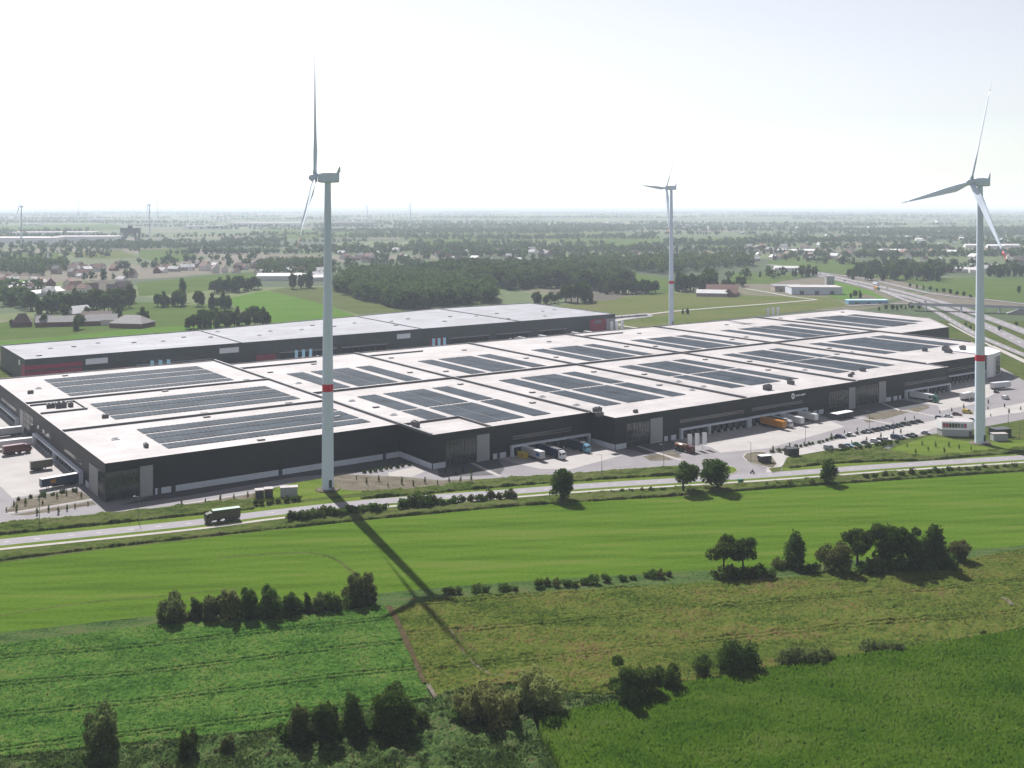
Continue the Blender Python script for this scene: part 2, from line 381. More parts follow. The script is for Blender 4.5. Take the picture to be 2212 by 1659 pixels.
GS = 60000
gm = MB(); gm.quad((-GS, -2000, 0), (GS, -2000, 0), (GS, GS, 0), (-GS, GS, 0))
struct('ground', gm.build('ground', 'farm'))
sheet('grass_verge', [(-420, 300), (480, 300), (760, 700), (620, 960), (60, 960), (-420, 660)], 'verge', 0.012, photo=False)
MEADOW = [(-800, 1356), (-260, 1262), (0, 1217), (220, 1188), (553, 1150), (760, 1127), (1106, 1095), (1281, 1081), (1456, 1074), (1659, 1057), (1839, 1044), (2159, 1023), (2500, 1005), (3000, 975),
          (3000, 1108), (2500, 1150), (2212, 1178), (2101, 1188), (1691, 1224), (1474, 1235), (1154, 1254), (950, 1269), (820, 1282), (700, 1308), (333, 1330), (0, 1367), (-260, 1400), (-800, 1472)]
sheet('meadow', MEADOW, 'meadow', 0.03)
sheet('field_margin', [(-850, 1474), (-300, 1395), (0, 1364), (333, 1326), (700, 1304), (820, 1278), (1154, 1250), (1474, 1231), (1691, 1220), (2101, 1184), (2500, 1146), (3000, 1104),
                       (3000, 1230), (2500, 1300), (2212, 1420), (1560, 1560), (1260, 1900), (-900, 1950)], 'scrub', 0.02)
# mown strip along both sides of the road
ROAD = [(-900, 1320), (-420, 1234), (-260, 1208), (-120, 1188), (0, 1172), (220, 1150), (440, 1127), (553, 1112), (800, 1085), (1083, 1064), (1250, 1051), (1438, 1039.5), (1659, 1026), (1900, 1008), (2190, 989.5), (2400, 977), (2650, 962), (3050, 944)]
road_path = [at(*p) for p in ROAD]
ribbon('mown_verge', ROAD, 15.5, 'verge_bright', 0.020, off=-0.5)
road = ribbon('road', ROAD, 7.0, 'road', 0.045)
dashes('centre_line', ROAD, 3.0, 6.0, 0.16, 0.052, parent=road)
dashes('edge_line', ROAD, 4000, 1, 0.14, 0.053, off=3.25, parent=road)
dashes('edge_line', ROAD, 4000, 1, 0.14, 0.053, off=-3.25, parent=road)
ribbon('cycle_path', ROAD, 2.0, 'path', 0.040, off=7.2)

# service yard round the warehouses
YARD = D2([(-330, 1180), (-150, 1152), (0, 1131), (220, 1109), (325, 1099), (430, 1086), (545, 1067), (600, 1052), (680, 1037), (735, 1026), (860, 1030), (955, 1038), (1023, 1036), (1106, 1031), (1300, 1018), (1436, 1007), (1500, 1004), (1512, 1030),
           (1600, 1029), (1672, 1022), (1690, 1006), (1696, 986), (1779, 972), (1971, 945), (2019, 937), (2104, 926), (2212, 906), (2480, 862), (2300, 842), (2212, 822), (2165, 795)])
YARD += [tuple(W(562, 20)[:2]), tuple(W(562, 290)[:2]), tuple(W(-170, 290)[:2]), tuple(W(-170, -20)[:2])]
sheet('service_yard', YARD, 'asphalt', 0.034, photo=False)
def wp(*uv): return [tuple(W(a, b)[:2]) for a, b in uv]
sheet('loading_apron', D2([(27, 1076), (159, 1056), (176, 1046)]) + wp((-0.5, 30), (-0.5, 215), (-110, 215)) + D2([(-120, 1050), (0, 1050)]), 'concrete', 0.050, photo=False)
sheet('loading_apron', wp((150, -26.3), (198, -26.3)) + D2([(1318, 968), (1343, 984), (1232, 1014), (1166, 1013), (1108, 1000)]), 'concrete', 0.050, photo=False)
sheet('loading_apron', wp((234, -42.3), (330, -42.3)) + D2([(1825, 922), (1659, 969), (1556, 978), (1535, 966)]), 'concrete', 0.050, photo=False)
sheet('loading_apron', wp((402, -40.3), (446.5, -40.3), (446.5, -25.3), (508, -25.3)) + D2([(2150, 850), (2104, 873), (2031, 888), (2026, 876)]), 'concrete', 0.050, photo=False)
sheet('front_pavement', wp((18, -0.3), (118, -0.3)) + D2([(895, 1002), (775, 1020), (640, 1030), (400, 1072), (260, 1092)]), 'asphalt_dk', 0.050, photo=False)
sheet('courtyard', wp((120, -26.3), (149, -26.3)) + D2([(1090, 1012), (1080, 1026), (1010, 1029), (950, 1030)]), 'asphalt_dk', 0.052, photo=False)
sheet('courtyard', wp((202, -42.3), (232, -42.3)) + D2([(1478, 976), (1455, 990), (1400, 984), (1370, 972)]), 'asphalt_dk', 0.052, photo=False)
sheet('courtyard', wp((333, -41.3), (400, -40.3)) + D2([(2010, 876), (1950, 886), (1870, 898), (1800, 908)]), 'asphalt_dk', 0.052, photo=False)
sheet('car_park', [(1659, 983), (1776, 957), (1981, 916), (2074, 897), (2212, 870), (2400, 836), (2400, 856), (2212, 890), (2104, 906), (2016, 925), (1971, 945), (1809, 971), (1779, 974), (1700, 988), (1692, 1004), (1670, 1020), (1655, 1021)], 'concrete', 0.056)
for i, b in enumerate([
    [(12, 1107), (37, 1080), (100, 1068), (160, 1058), (182, 1066), (198, 1078), (60, 1102)],
    [(22, 1113), (200, 1083), (208, 1090), (60, 1113)],
    [(372, 1096), (545, 1067), (552, 1075), (400, 1099)],
    [(700, 1031), (735, 1025), (800, 1027), (955, 1038), (1023, 1035), (1030, 1047), (900, 1056), (790, 1062), (740, 1058)],
    [(1388, 986), (1431, 981), (1453, 994), (1406, 996)], [(1424, 982), (1450, 974), (1472, 986), (1455, 992)],
    [(1866, 899), (1909, 889), (1954, 885), (1969, 889), (1909, 906), (1884, 905)], [(1961, 884), (2004, 875), (2009, 881), (1981, 891)],
    [(1862, 905), (1880, 902), (1900, 909), (1872, 913)]]):
    sheet('planting_bed', b, 'soil', 0.064)
sheet('paved_pad', [(838, 1021), (895, 1009), (918, 1019), (890, 1030), (840, 1029)], 'path', 0.062)
for pth, w_ in (([(10, 1110), (110, 1094), (203, 1078)], 1.5), ([(372, 1093), (460, 1079), (545, 1064)], 1.1), ([(1018, 1000), (1080, 1029)], 2.0), ([(1378, 964), (1425, 980), (1473, 995)], 2.0),
               ([(1855, 903), (1890, 909), (1931, 918)], 2.2), ([(1944, 886), (1985, 892), (2021, 900)], 2.2), ([(1905, 871), (1945, 887)], 2.0)):
    ribbon('footpath', pth, w_, 'path', 0.070)
sheet('grass_patch', [(1905, 980), (1945, 962), (2009, 942), (2050, 948), (2104, 956), (2212, 950), (2330, 940), (2330, 975), (2190, 980), (2000, 990)], 'verge_bright', 0.040)
sheet('grass_patch', [(566, 1082), (600, 1052), (640, 1042), (690, 1034), (730, 1030), (775, 1050), (785, 1064), (700, 1074), (620, 1083)], 'verge_bright', 0.042)
sheet('pond', [(1868, 975), (1900, 968), (1935, 958), (1925, 968), (1900, 976), (1875, 980)], 'water', 0.046)
def island(pts, top):
    poly = D2(pts); mb = MB()
    cx = sum(p[0] for p in poly) / len(poly); cy = sum(p[1] for p in poly) / len(poly)
    if sum(poly[i][0] * poly[(i + 1) % len(poly)][1] - poly[(i + 1) % len(poly)][0] * poly[i][1] for i in range(len(poly))) < 0: poly = poly[::-1]
    inn = [(cx + (p[0] - cx) * 0.93, cy + (p[1] - cy) * 0.90) for p in poly]
    mb.prism(poly, 0.03, 0.16)
    o = struct('traffic_island', mb.build('traffic_island', 'path'))
    m2 = MB(); m2.prism(inn, 0.1, 0.20); m2.build('planting', top, o); return o
island([(1604, 987), (1610, 979), (1628, 975), (1650, 975), (1668, 985), (1681, 1004), (1672, 1014), (1645, 1008), (1614, 998)], 'soil')
island([(1540, 1010), (1572, 1006), (1588, 1010), (1594, 1017), (1585, 1024), (1550, 1028)], 'verge_bright')
island([(1660, 1013), (1690, 1008), (1688, 1018), (1668, 1022)], 'verge')

# ------------------------------------------------------------------ standing crops: real relief, rows and tramlines
def crop_field(name, poly, step, hf, m, label, cat, z0=0.03):
    P = np.array(poly); x0, y0 = P.min(0); x1, y1 = P.max(0)
    nx = int((x1 - x0) / step) + 2; ny = int((y1 - y0) / step) + 2
    X, Y = np.meshgrid(x0 + np.arange(nx) * step, y0 + np.arange(ny) * step, indexing='ij')
    X = X + (nrs.rand(nx, ny) - 0.5) * step * 0.6; Y = Y + (nrs.rand(nx, ny) - 0.5) * step * 0.6
    ins = pip(X, Y, poly); h = hf(X, Y) * ins
    Z = z0 + np.where(ins, h, -0.2)
    idx = np.arange(nx * ny).reshape(nx, ny)
    q = np.stack([idx[:-1, :-1], idx[1:, :-1], idx[1:, 1:], idx[:-1, 1:]], -1).reshape(-1, 4)
    cell = (ins[:-1, :-1] | ins[1:, 1:]).reshape(-1)
    q = q[cell]; used, inv = np.unique(q, return_inverse=True)
    V = np.stack([X.ravel(), Y.ravel(), Z.ravel()], -1)[used]
    o = link(name, np_mesh(name, V, inv.reshape(-1, 4), [m])); tag(o, label, cat, kind='stuff'); return o
def tram(X, Y, ang, spacing, w, phase=0.0):
    d = X * math.sin(ang) - Y * math.cos(ang) + 2.5 * (vnoise(X / 40, Y / 40) - 0.5) + phase
    a = np.abs(((d / spacing) % 1.0) - 0.5) * spacing
    return np.abs(a - 0.9) < w
BEET = D2([(-800, 1494), (-300, 1432), (0, 1396), (333, 1352), (600, 1342), (828, 1310), (845, 1330), (909, 1470), (930, 1512), (800, 1535), (700, 1558), (560, 1583), (300, 1608), (0, 1640), (-350, 1700), (-900, 1790)])
BA = math.atan2((at(700, 1470) - at(60, 1545)).y, (at(700, 1470) - at(60, 1545)).x)
def h_beet(X, Y):
    h = 0.14 + 0.42 * nrs.rand(*X.shape) ** 1.3 * (0.4 + fbm(X, Y, 3.0)) + 0.30 * fbm(X, Y, 2.2)
    h = np.where(tram(X, Y, BA, 15, 0.27, 6.0), 0.02, h)
    return h
crop_field('beet_crop', BEET, 0.27, h_beet, 'beet', 'leafy green beet crop with dark wheel tracks below the hedge', 'crop')
OLIVE = D2([(846, 1316), (960, 1294), (1250, 1276), (1474, 1262), (1691, 1250), (2100, 1206), (2212, 1188), (2480, 1165), (2850, 1134), (2850, 1228), (2480, 1300), (2212, 1362), (2008, 1398), (1808, 1426), (1641, 1452), (1480, 1478), (1400, 1500), (1250, 1500), (1180, 1486), (1090, 1480), (1000, 1488), (945, 1512), (920, 1470), (860, 1335)])
def h_olive(X, Y):
    h = 0.14 + 0.48 * nrs.rand(*X.shape) ** 1.3 * (0.3 + fbm(X, Y, 4.0)) + 0.8 * np.clip(fbm(X, Y, 5.0) - 0.55, 0, 1) * 2.5
    return np.where(tram(X, Y, ROWA, 19, 0.24, 3.0), 0.03, h)
crop_field('ripening_crop', OLIVE, 0.34, h_olive, 'olive', 'patchy olive green crop between hedge and maize field', 'crop')
MAIZE = D2([(2850, 1238), (2480, 1312), (2212, 1372), (2008, 1407), (1808, 1435), (1641, 1462), (1490, 1488), (1440, 1500), (1405, 1516), (1337, 1533), (1240, 1550), (1154, 1560), (1172, 1600), (1205, 1662), (1300, 1900), (3100, 1900)])
MA = math.atan2((at(1205, 1662) - at(1154, 1560)).y, (at(1205, 1662) - at(1154, 1560)).x)
def h_maize(X, Y):
    d = X * math.sin(MA) - Y * math.cos(MA)
    r = 0.5 + 0.5 * np.cos(2 * math.pi * d / 0.76)
    return 1.25 + 0.8 * r * nrs.rand(*X.shape) + 0.45 * fbm(X, Y, 7.0) + 0.25 * nrs.rand(*X.shape)
crop_field('maize_crop', MAIZE, 0.25, h_maize, 'maize', 'tall dense green maize standing in close rows', 'crop')
SCRUB = D2([(-900, 1800), (-350, 1712), (0, 1644), (300, 1612), (560, 1588), (700, 1562), (800, 1540), (935, 1518), (1000, 1495), (1090, 1488), (1180, 1494), (1250, 1508), (1395, 1508), (1330, 1528), (1150, 1556), (1166, 1600), (1198, 1662), (1290, 1900), (-900, 1950)])
def h_scrub(X, Y):
    b = np.clip(fbm(X, Y, 4.5) - 0.42, 0, 1) * 3.6
    return 0.12 + b * (0.5 + 0.8 * fbm(X, Y, 1.6)) + 0.6 * nrs.rand(*X.shape)
crop_field('bramble_scrub', SCRUB, 0.27, h_scrub, 'scrub', 'uneven bramble and nettle scrub along the near field edge', 'scrub')
def tufts(name, poly, n, size, z, zj, m, label, seed):
    rs = np.random.RandomState(seed); P = np.array(poly); a = P.min(0); b = P.max(0); q = a + rs.rand(n, 2) * (b - a); q = q[pip(q[:, 0], q[:, 1], poly)]
    keep = fbm(q[:, 0], q[:, 1], 6.0) + 0.25 * rs.rand(len(q)) > 0.52; q = q[keep]; n = len(q)
    c = np.stack([q[:, 0], q[:, 1], z + zj * rs.rand(n)], 1); nr = rs.normal(size=(n, 3)) * 0.8; nr[:, 2] += 0.8; nr /= np.linalg.norm(nr, axis=1)[:, None]
    t = rs.normal(size=(n, 3)); t -= nr * (t * nr).sum(1)[:, None]; t /= np.linalg.norm(t, axis=1)[:, None]; bb = np.cross(nr, t); s = size * (0.5 + rs.rand(n))[:, None]
    V = np.stack([c - t * s, c + bb * s * 0.55, c + t * s, c - bb * s * 0.55], 1).reshape(-1, 3)
    o = link(name, np_mesh(name, V, np.arange(4 * n).reshape(n, 4), [m])); tag(o, label, 'leaves', kind='stuff')
M['tuft_beet'] = leaf_mat('beet leaf', (0.105, 0.20, 0.042), 0.5, 0.5); M['tuft_olive'] = leaf_mat('crop leaf', (0.18, 0.185, 0.045), 0.5, 0.4); M['tuft_scrub'] = leaf_mat('bramble leaf', (0.11, 0.17, 0.042), 0.55, 0.3)
tufts('beet_leaves', BEET, 90000, 0.2, 0.3, 0.35, 'tuft_beet', 'loose upright leaves over the beet crop', 1)
tufts('crop_leaves', OLIVE, 90000, 0.2, 0.28, 0.4, 'tuft_olive', 'loose ripening leaves over the olive crop', 2)
tufts('bramble_leaves', SCRUB, 260000, 0.24, 0.25, 1.1, 'tuft_scrub', 'bramble leaves over the near scrub', 3)
# bare strip between beet and olive crop, and bare wheel ruts
ribbon('bare_strip', [(838, 1312), (862, 1350), (890, 1420), (912, 1478)], 1.7, 'soil_dark', 0.36, kind='structure')
ribbon('rut', [(952, 1330), (975, 1350), (1000, 1385), (1030, 1410), (1060, 1412)], 0.6, 'soil_dark', 0.34)
ribbon('rut', [(985, 1325), (968, 1345), (1000, 1410), (1040, 1448), (1075, 1462), (1115, 1455)], 0.6, 'soil', 0.33)
ribbon('rut', [(925, 1484), (940, 1510), (955, 1525)], 0.9, 'soil', 0.62)
ribbon('rut', [(2158, 1292), (2175, 1298), (2186, 1310)], 1.2, 'soil', 0.45)

ribbon('wheel_track', [(470, 1206), (553, 1199), (665, 1194), (720, 1206), (753, 1229), (790, 1262)], 1.3, 'verge', 0.038)
ribbon('wheel_track', [(0, 1330), (180, 1302), (333, 1290), (520, 1270)], 0.9, 'verge', 0.037)
# rough grass band between road and meadow / between yard and road
def band(name, top, bot, step, hmax, m, label):
    poly = D2(top) + D2(bot)[::-1]
    def hf(X, Y): return hmax * (0.25 + np.clip(fbm(X, Y, 3.2) - 0.3, 0, 1) * 1.6 + 0.35 * nrs.rand(*X.shape))
    crop_field(name, poly, step, hf, m, label, 'rough grass', 0.02)
band('tall_verge_grass', [(-260, 1226), (0, 1200), (220, 1178), (440, 1152), (620, 1131)], [(-260, 1254), (0, 1212), (220, 1184), (440, 1160), (620, 1140)], 0.5, 0.8, 'verge', 'tall weedy grass strip between cycle path and meadow, below the lorry')
band('tall_verge_grass', [(620, 1128), (860, 1103), (1106, 1081), (1438, 1056), (1659, 1043), (1900, 1023), (2250, 1002)], [(620, 1141), (860, 1116), (1106, 1094), (1438, 1073), (1659, 1056), (1900, 1039), (2250, 1015)], 0.55, 0.9, 'verge', 'tall weedy grass strip between road and meadow under the roadside trees')
band('tall_verge_grass', [(-200, 1160), (0, 1134), (220, 1112), (330, 1102), (550, 1078)], [(-200, 1182), (0, 1156), (220, 1134), (330, 1122), (550, 1100)], 0.5, 1.0, 'verge', 'rough ditch bank below the dark corner office')
band('tall_verge_grass', [(780, 1064), (900, 1058), (1106, 1034), (1300, 1021), (1500, 1008)], [(780, 1078), (900, 1069), (1106, 1050), (1300, 1036), (1500, 1024)], 0.55, 1.0, 'verge', 'rough ditch bank right of the nearest turbine')
band('tall_verge_grass', [(1700, 1000), (1790, 978), (1900, 972), (1990, 988), (2120, 976), (2250, 966)], [(1705, 1012), (1790, 1002), (1900, 997), (1990, 996), (2120, 985), (2250, 976)], 0.55, 1.0, 'verge', 'rough ditch bank between car park and road')

# fields beyond the warehouses
FZ = 0.06
for nm, pts, m in (
    ('pasture_field', [(480, 648), (560, 630), (575, 628), (695, 655), (768, 682), (585, 702), (520, 668)], 'bright'),
    ('crop_strip', [(713, 620), (800, 640), (880, 672), (778, 679), (660, 648), (578, 627), (625, 620)], 'stubble'),
    ('pasture_field', [(295, 611), (400, 600), (553, 588), (560, 602), (470, 625), (395, 634), (300, 640)], 'pasture'),
    ('ploughed_field', [(165, 625), (217, 604), (280, 616), (280, 636), (212, 644)], 'plough'),
    ('pasture_field', [(-60, 705), (130, 680), (300, 664), (480, 655), (522, 670), (400, 704), (280, 716), (-60, 740)], 'pasture'),
    ('pasture_field', [(-60, 742), (120, 728), (280, 712), (400, 704), (590, 700), (600, 715), (-60, 765)], 'bright'),
    ('crop_strip', [(150, 662), (260, 652), (420, 655), (300, 668)], 'pasture'),
    ('dry_field', [(1206, 662), (1281, 648), (1443, 632), (1659, 640), (1800, 642), (1830, 660), (1700, 676), (1401, 706), (1310, 712), (1231, 676)], 'yellowish'),
    ('ploughed_field', [(1188, 628), (1278, 625), (1363, 635), (1326, 648), (1230, 655)], 'plough'),
    ('pasture_field', [(1365, 590), (1450, 602), (1470, 630), (1400, 634), (1362, 606)], 'pasture'),
    ('pasture_field', [(1580, 590), (1770, 590), (1660, 614), (1570, 612)], 'pasture'),
    ('pasture_field', [(1660, 552), (1760, 556), (1860, 564), (1980, 598), (2400, 606), (2400, 664), (2212, 655), (2060, 636), (1940, 606), (1760, 585), (1660, 572)], 'pasture'),
    ('pasture_field', [(1786, 602), (1880, 628), (1920, 650), (1850, 656), (1790, 640)], 'bright'),
    ('bare_plot', [(1826, 650), (1870, 636), (1890, 642), (1910, 652), (1850, 660)], 'soil'),
    ('pasture_field', [(300, 540), (420, 535), (420, 560), (360, 570), (300, 556)], 'pasture'),
    ('pasture_field', [(30, 548), (130, 545), (120, 566), (20, 568)], 'pasture'),
    ('dry_field', [(125, 546), (260, 540), (300, 556), (200, 560)], 'yellowish'),
    ('pasture_field', [(850, 512), (1060, 492), (1150, 500), (1150, 520), (960, 532)], 'pasture'),
    ('dry_field', [(1020, 498), (1180, 492), (1330, 500), (1300, 525), (1130, 520)], 'yellowish'),
    ('pasture_field', [(1180, 512), (1420, 508), (1440, 530), (1250, 534)], 'pasture'),
    ('pasture_field', [(1500, 515), (1720, 510), (1680, 540), (1540, 540)], 'pasture'),
    ('pasture_field', [(560, 560), (700, 556), (720, 566), (600, 572)], 'pasture'),
    ('pasture_field', [(0, 605), (90, 604), (120, 612), (50, 620), (0, 618)], 'bright'),
    ('dry_field', [(-40, 488), (240, 484), (300, 496), (-40, 500)], 'pasture'),
    ('dry_field', [(560, 496), (900, 492), (880, 512), (600, 516)], 'pasture')):
    sheet(nm, pts, m, FZ); FZ += 0.012
# tracks and motorway
for i, (pts, w_) in enumerate([([(1310, 702), (1345, 690), (1430, 676), (1540, 666), (1659, 657), (1764, 648)], 5.5), ([(1764, 648), (1700, 640), (1659, 632), (1610, 624)], 5.0), ([(1313, 692), (1345, 705), (1400, 712)], 4.5)]):
    ribbon('farm_track', pts, w_, 'path', 0.42 + 0.01 * i, step=20)
HW2 = [(1660, 572), (1700, 578), (1779, 593), (1834, 605), (1884, 616), (1946, 631), (2009, 647), (2059, 661), (2109, 679), (2159, 697), (2212, 717), (2300, 755), (2420, 815)]
HW3 = [(1690, 581), (1745, 591), (1796, 602), (1859, 617), (1909, 630), (1959, 642), (2009, 656), (2039, 666), (2084, 685), (2134, 707), (2184, 731), (2280, 780), (2400, 850)]
HW1 = [(1769, 589), (1859, 601), (1909, 611), (1959, 623), (2009, 634), (2059, 641), (2109, 646), (2159, 651), (2212, 657), (2350, 672)]
HW4 = [(1909, 630), (1945, 645), (1974, 655), (2009, 667), (2059, 696), (2109, 724), (2159, 746), (2212, 768), (2330, 815)]
for nm, pts, w_, z in (('motorway', HW2, 12.5, 0.50), ('motorway', HW3, 12.5, 0.51), ('slip_road', HW1, 8.0, 0.52), ('slip_road', HW4, 7.0, 0.53)):
    o = ribbon(nm, pts, w_, 'asphalt', z, step=15)
    dashes('lane_line', pts, 12, 12, 0.35, z + 0.03, parent=o)
ribbon('slip_road', [(1830, 662), (1880, 659), (1940, 657), (1990, 659)], 7.0, 'asphalt', 0.56, step=15)
ribbon('farm_track', [(2140, 748), (2175, 764), (2230, 790), (2330, 835)], 5.0, 'path', 0.45, step=15)
ribbon('farm_track', [(2050, 700), (2090, 722), (2140, 748)], 2.5, 'path', 0.45, step=15)

# ------------------------------------------------------------------ main warehouse (local axes: x = u, y = v)
RH, PAR = 13.1, 13.65                                   # roof and parapet height
wh = thing('warehouse', 'vast low dark clad warehouse with white roof and rows of solar panels', 'warehouse', BO, BROT)
def offset_poly(poly, d):
    n = len(poly); out = []
    for i in range(n):
        p0 = Vector(poly[i - 1]); p1 = Vector(poly[i]); p2 = Vector(poly[(i + 1) % n])
        a = (p1 - p0).normalized(); b = (p2 - p1).normalized()
        na = Vector((-a.y, a.x)); nb = Vector((-b.y, b.x)); k = (na + nb); k /= max(0.2, k.dot(na)); out.append(tuple(p1 + k * d))
    return out
def shell(poly, par, wallm='clad', roofm='roof', rh=RH, top=PAR, nm='wall'):
    n = len(poly); inn = offset_poly(poly, 0.35); mb = MB()
    vs = [(p[0], p[1], 0) for p in poly] + [(p[0], p[1], top) for p in poly] + [(p[0], p[1], top) for p in inn] + [(p[0], p[1], rh) for p in inn]
    for i in range(n):
        j = (i + 1) % n
        mb.add(vs, [(i, j, n + j, n + i)], 0); mb.add(vs, [(n + i, n + j, 2 * n + j, 2 * n + i)], 1); mb.add(vs, [(2 * n + i, 2 * n + j, 3 * n + j, 3 * n + i)], 1)
    w = mb.build(nm, [wallm, roofm], par)
    m2 = MB(); m2.add([vs[3 * n + i] for i in range(n)], [tuple(range(n))]); m2.build('roof', roofm, par)
    return w
e = 0.03
UNITS = [[(0, 0), (118, 0), (118, 222), (0, 222)]]
us = [118, 199, 281, 363.5, 446]
fv = [-26, -42, -41.5, -40]
for i in range(4):
    UNITS.append([(us[i] + e, fv[i]), (us[i + 1] - e, fv[i]), (us[i + 1] - e, 88 - e), (us[i] + e, 88 - e)])
UNITS.append([(446 + e, -26), (512, -26), (527, -22), (557, 15), (557, 70), (557, 88 - e), (446 + e, 88 - e)])
bb = [118, 199, 281, 363.5, 446, 557]
for i in range(5):
    UNITS.append([(bb[i] + e, 88 + e), (bb[i + 1] - e, 88 + e), (bb[i + 1] - e, 202), (bb[i] + e, 202)])
UNITS.append([(557 + e, 71), (622, 73), (667, 120), (674, 205), (557 + e, 202)])
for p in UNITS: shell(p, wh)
# raised fire walls between the units
def ridge(x0, x1, y0, y1, h=1.0): MB().box(x0, x1, y0, y1, RH - 0.05, RH + h).build('fire_wall', 'flash', wh)
ridge(117.6, 118.5, -25.5, 221.5); 
for uu in (199, 281, 363.5, 446): ridge(uu - 0.4, uu + 0.4, {199: -25.5, 281: -41, 363.5: -40, 446: -25.6}[uu], 201.5)
ridge(556.6, 557.4, 15, 201.5)
ridge(118.6, 557, 87.6, 88.4)
ridge(0.4, 117.5, 66.8, 67.6, 0.9); ridge(0.4, 117.5, 139.6, 140.4, 0.9)
ridge(1, 20, 110.2, 110.8, 0.8); ridge(1, 20, 132.6, 133.2, 0.8); ridge(20, 20.6, 110.2, 133.2, 0.8)
ridge(118.6, 146.3, -1.4, -0.8, 0.9); ridge(145.7, 146.3, -25.6, -1.4, 0.9)
ridge(118.6, 165, 183, 183.6, 0.9); ridge(199.4, 238, 186, 186.6, 0.8); ridge(363.9, 402, 186, 186.6, 0.8)

# solar strips: low east-west tents of panels
def solar(x0, x1, y0, y1, cuts=()):
    mb = MB(); p = 2.2; n = max(1, int((x1 - x0) / p)); p = (x1 - x0) / n; zb, zt = RH + 0.16, RH + 0.26
    ys = [y0]
    while ys[-1] < y1 - 9: ys.append(ys[-1] + 6.05)
    ys.append(y1)
    for j in range(len(ys) - 1):
        a, c = ys[j] + 0.03, ys[j + 1] - 0.03
        if any(q < (a + c) / 2 + 3 and (a + c) / 2 - 3 < r and not (c < q or a > r) for q, r in cuts): c = min(c, cuts[0][0]) if a < cuts[0][0] else c; a = max(a, cuts[0][1]) if a >= cuts[0][0] else a
        if c - a < 0.5: continue
        for i in range(n):
            s, m_, t = x0 + i * p + 0.03, x0 + (i + 0.5) * p, x0 + (i + 1) * p - 0.03
            mb.add([(s, a, zb), (s, c, zb), (m_, c, zt), (m_, a, zt), (t, a, zb), (t, c, zb)], [(0, 3, 2, 1), (3, 4, 5, 2), (0, 4, 3), (1, 2, 5), (0, 1, 5, 4)])
    mb.build('solar_array', 'solar', wh)
for (u0, u1, strips) in ((26, 111, ((12.4, 20.8), (23.2, 32), (32.8, 41.6), (44, 54))), (24.5, 109, ((79.6, 88.2), (90.6, 101.4), (102.4, 111.2), (113.6, 122.6))), (22, 103, ((149, 156.4), (159, 177.4), (180.2, 193), (195.8, 207.6)))):
    for a, b in strips: solar(u0, u1, a, b)
for k, u0 in enumerate((118, 199.5, 281.5, 364, 448)):
    k1, k2 = (95, 152.5), (-16.8, 69)
    offs = ((15, 25), (29, 40.2), (40.8, 52), (56.5, 66))
    if k == 4: offs = ((15, 27), (33, 54), (54.6, 74), (79, 94))
    for q, (a, b) in enumerate(offs):
        solar(u0 + a, u0 + b, *k1) if k < 4 else solar(u0 + a + 6, u0 + b + 4, 95, 157)
        y0 = 3 if (k == 0 and q == 0) else k2[0]
        if k == 4: y0 = 14
        solar(u0 + a, u0 + b, y0, k2[1] + (3 if k == 4 else 0), cuts=((25.5, 28.0),) if k < 4 else ())
for a, b, y0, y1 in ((573, 588, 101, 176), (593, 612, 101, 176), (613, 628, 103, 175), (633, 645, 110, 173)): solar(a, b, y0, y1)

# plinth panels, doors in the plinth, glazed corner offices, docks
def plinth(x0, x1, y, h=2.25, gaps=()):
    xs = [x0] + [g for gp in gaps for g in gp] + [x1]
    for i in range(0, len(xs), 2):
        a, b = xs[i], xs[i + 1]; n = max(1, round((b - a) / 12))
        for k in range(n):
            s, t = a + (b - a) * k / n, a + (b - a) * (k + 1) / n
            MB().box(s + 0.03, t - 0.03, y - 0.14, y - 0.002, 0.03, h).build('plinth_panel', 'plinth', wh)
    for a, b in gaps:
        MB().box(a + 0.1, b - 0.1, y - 0.06, y - 0.003, 0.03, h).build('door', 'dock', wh)
def plinth_side(x, y0, y1, sgn, h=2.25):
    a, b = (x - 0.14, x - 0.002) if sgn < 0 else (x + 0.002, x + 0.14)
    MB().box(a, b, y0, y1, 0.03, h).build('plinth_panel', 'plinth', wh)
def glazing(x0, x1, y, z0=0.2, z1=10.2, nx=6, nz=4, axis='x'):
    """glass wall of single panes between mullions, standing on y (axis x) or on x = y (axis y)"""
    fr = MB(); dx = (x1 - x0) / nx; dz = (z1 - z0) / nz
    B = (lambda a, b, c, d, s, t: fr.box(a, b, c, d, s, t)) if axis == 'x' else (lambda a, b, c, d, s, t: fr.box(c, d, a, b, s, t))
    for i in range(nx + 1): B(x0 + i * dx - 0.08, x0 + i * dx + 0.08, y - 0.22, y - 0.01, z0, z1)
    for j in range(nz + 1): B(x0, x1, y - 0.20, y - 0.012, z0 + j * dz - 0.07, z0 + j * dz + 0.07)
    g = fr.build('glazing', 'flash', wh)
    pm = MB()
    if axis == 'x': pm.box(0.09, dx - 0.09, y - 0.10, y - 0.05, 0.08, dz - 0.08)
    else: pm.box(y - 0.10, y - 0.05, 0.09, dx - 0.09, 0.08, dz - 0.08)
    me = pm.mesh('pane', ['glass'])
    for i in range(nx):
        for j in range(nz):
            o = link('pane', me, g); o.location = (x0 + i * dx, 0, z0 + j * dz) if axis == 'x' else (0, x0 + i * dx, z0 + j * dz)
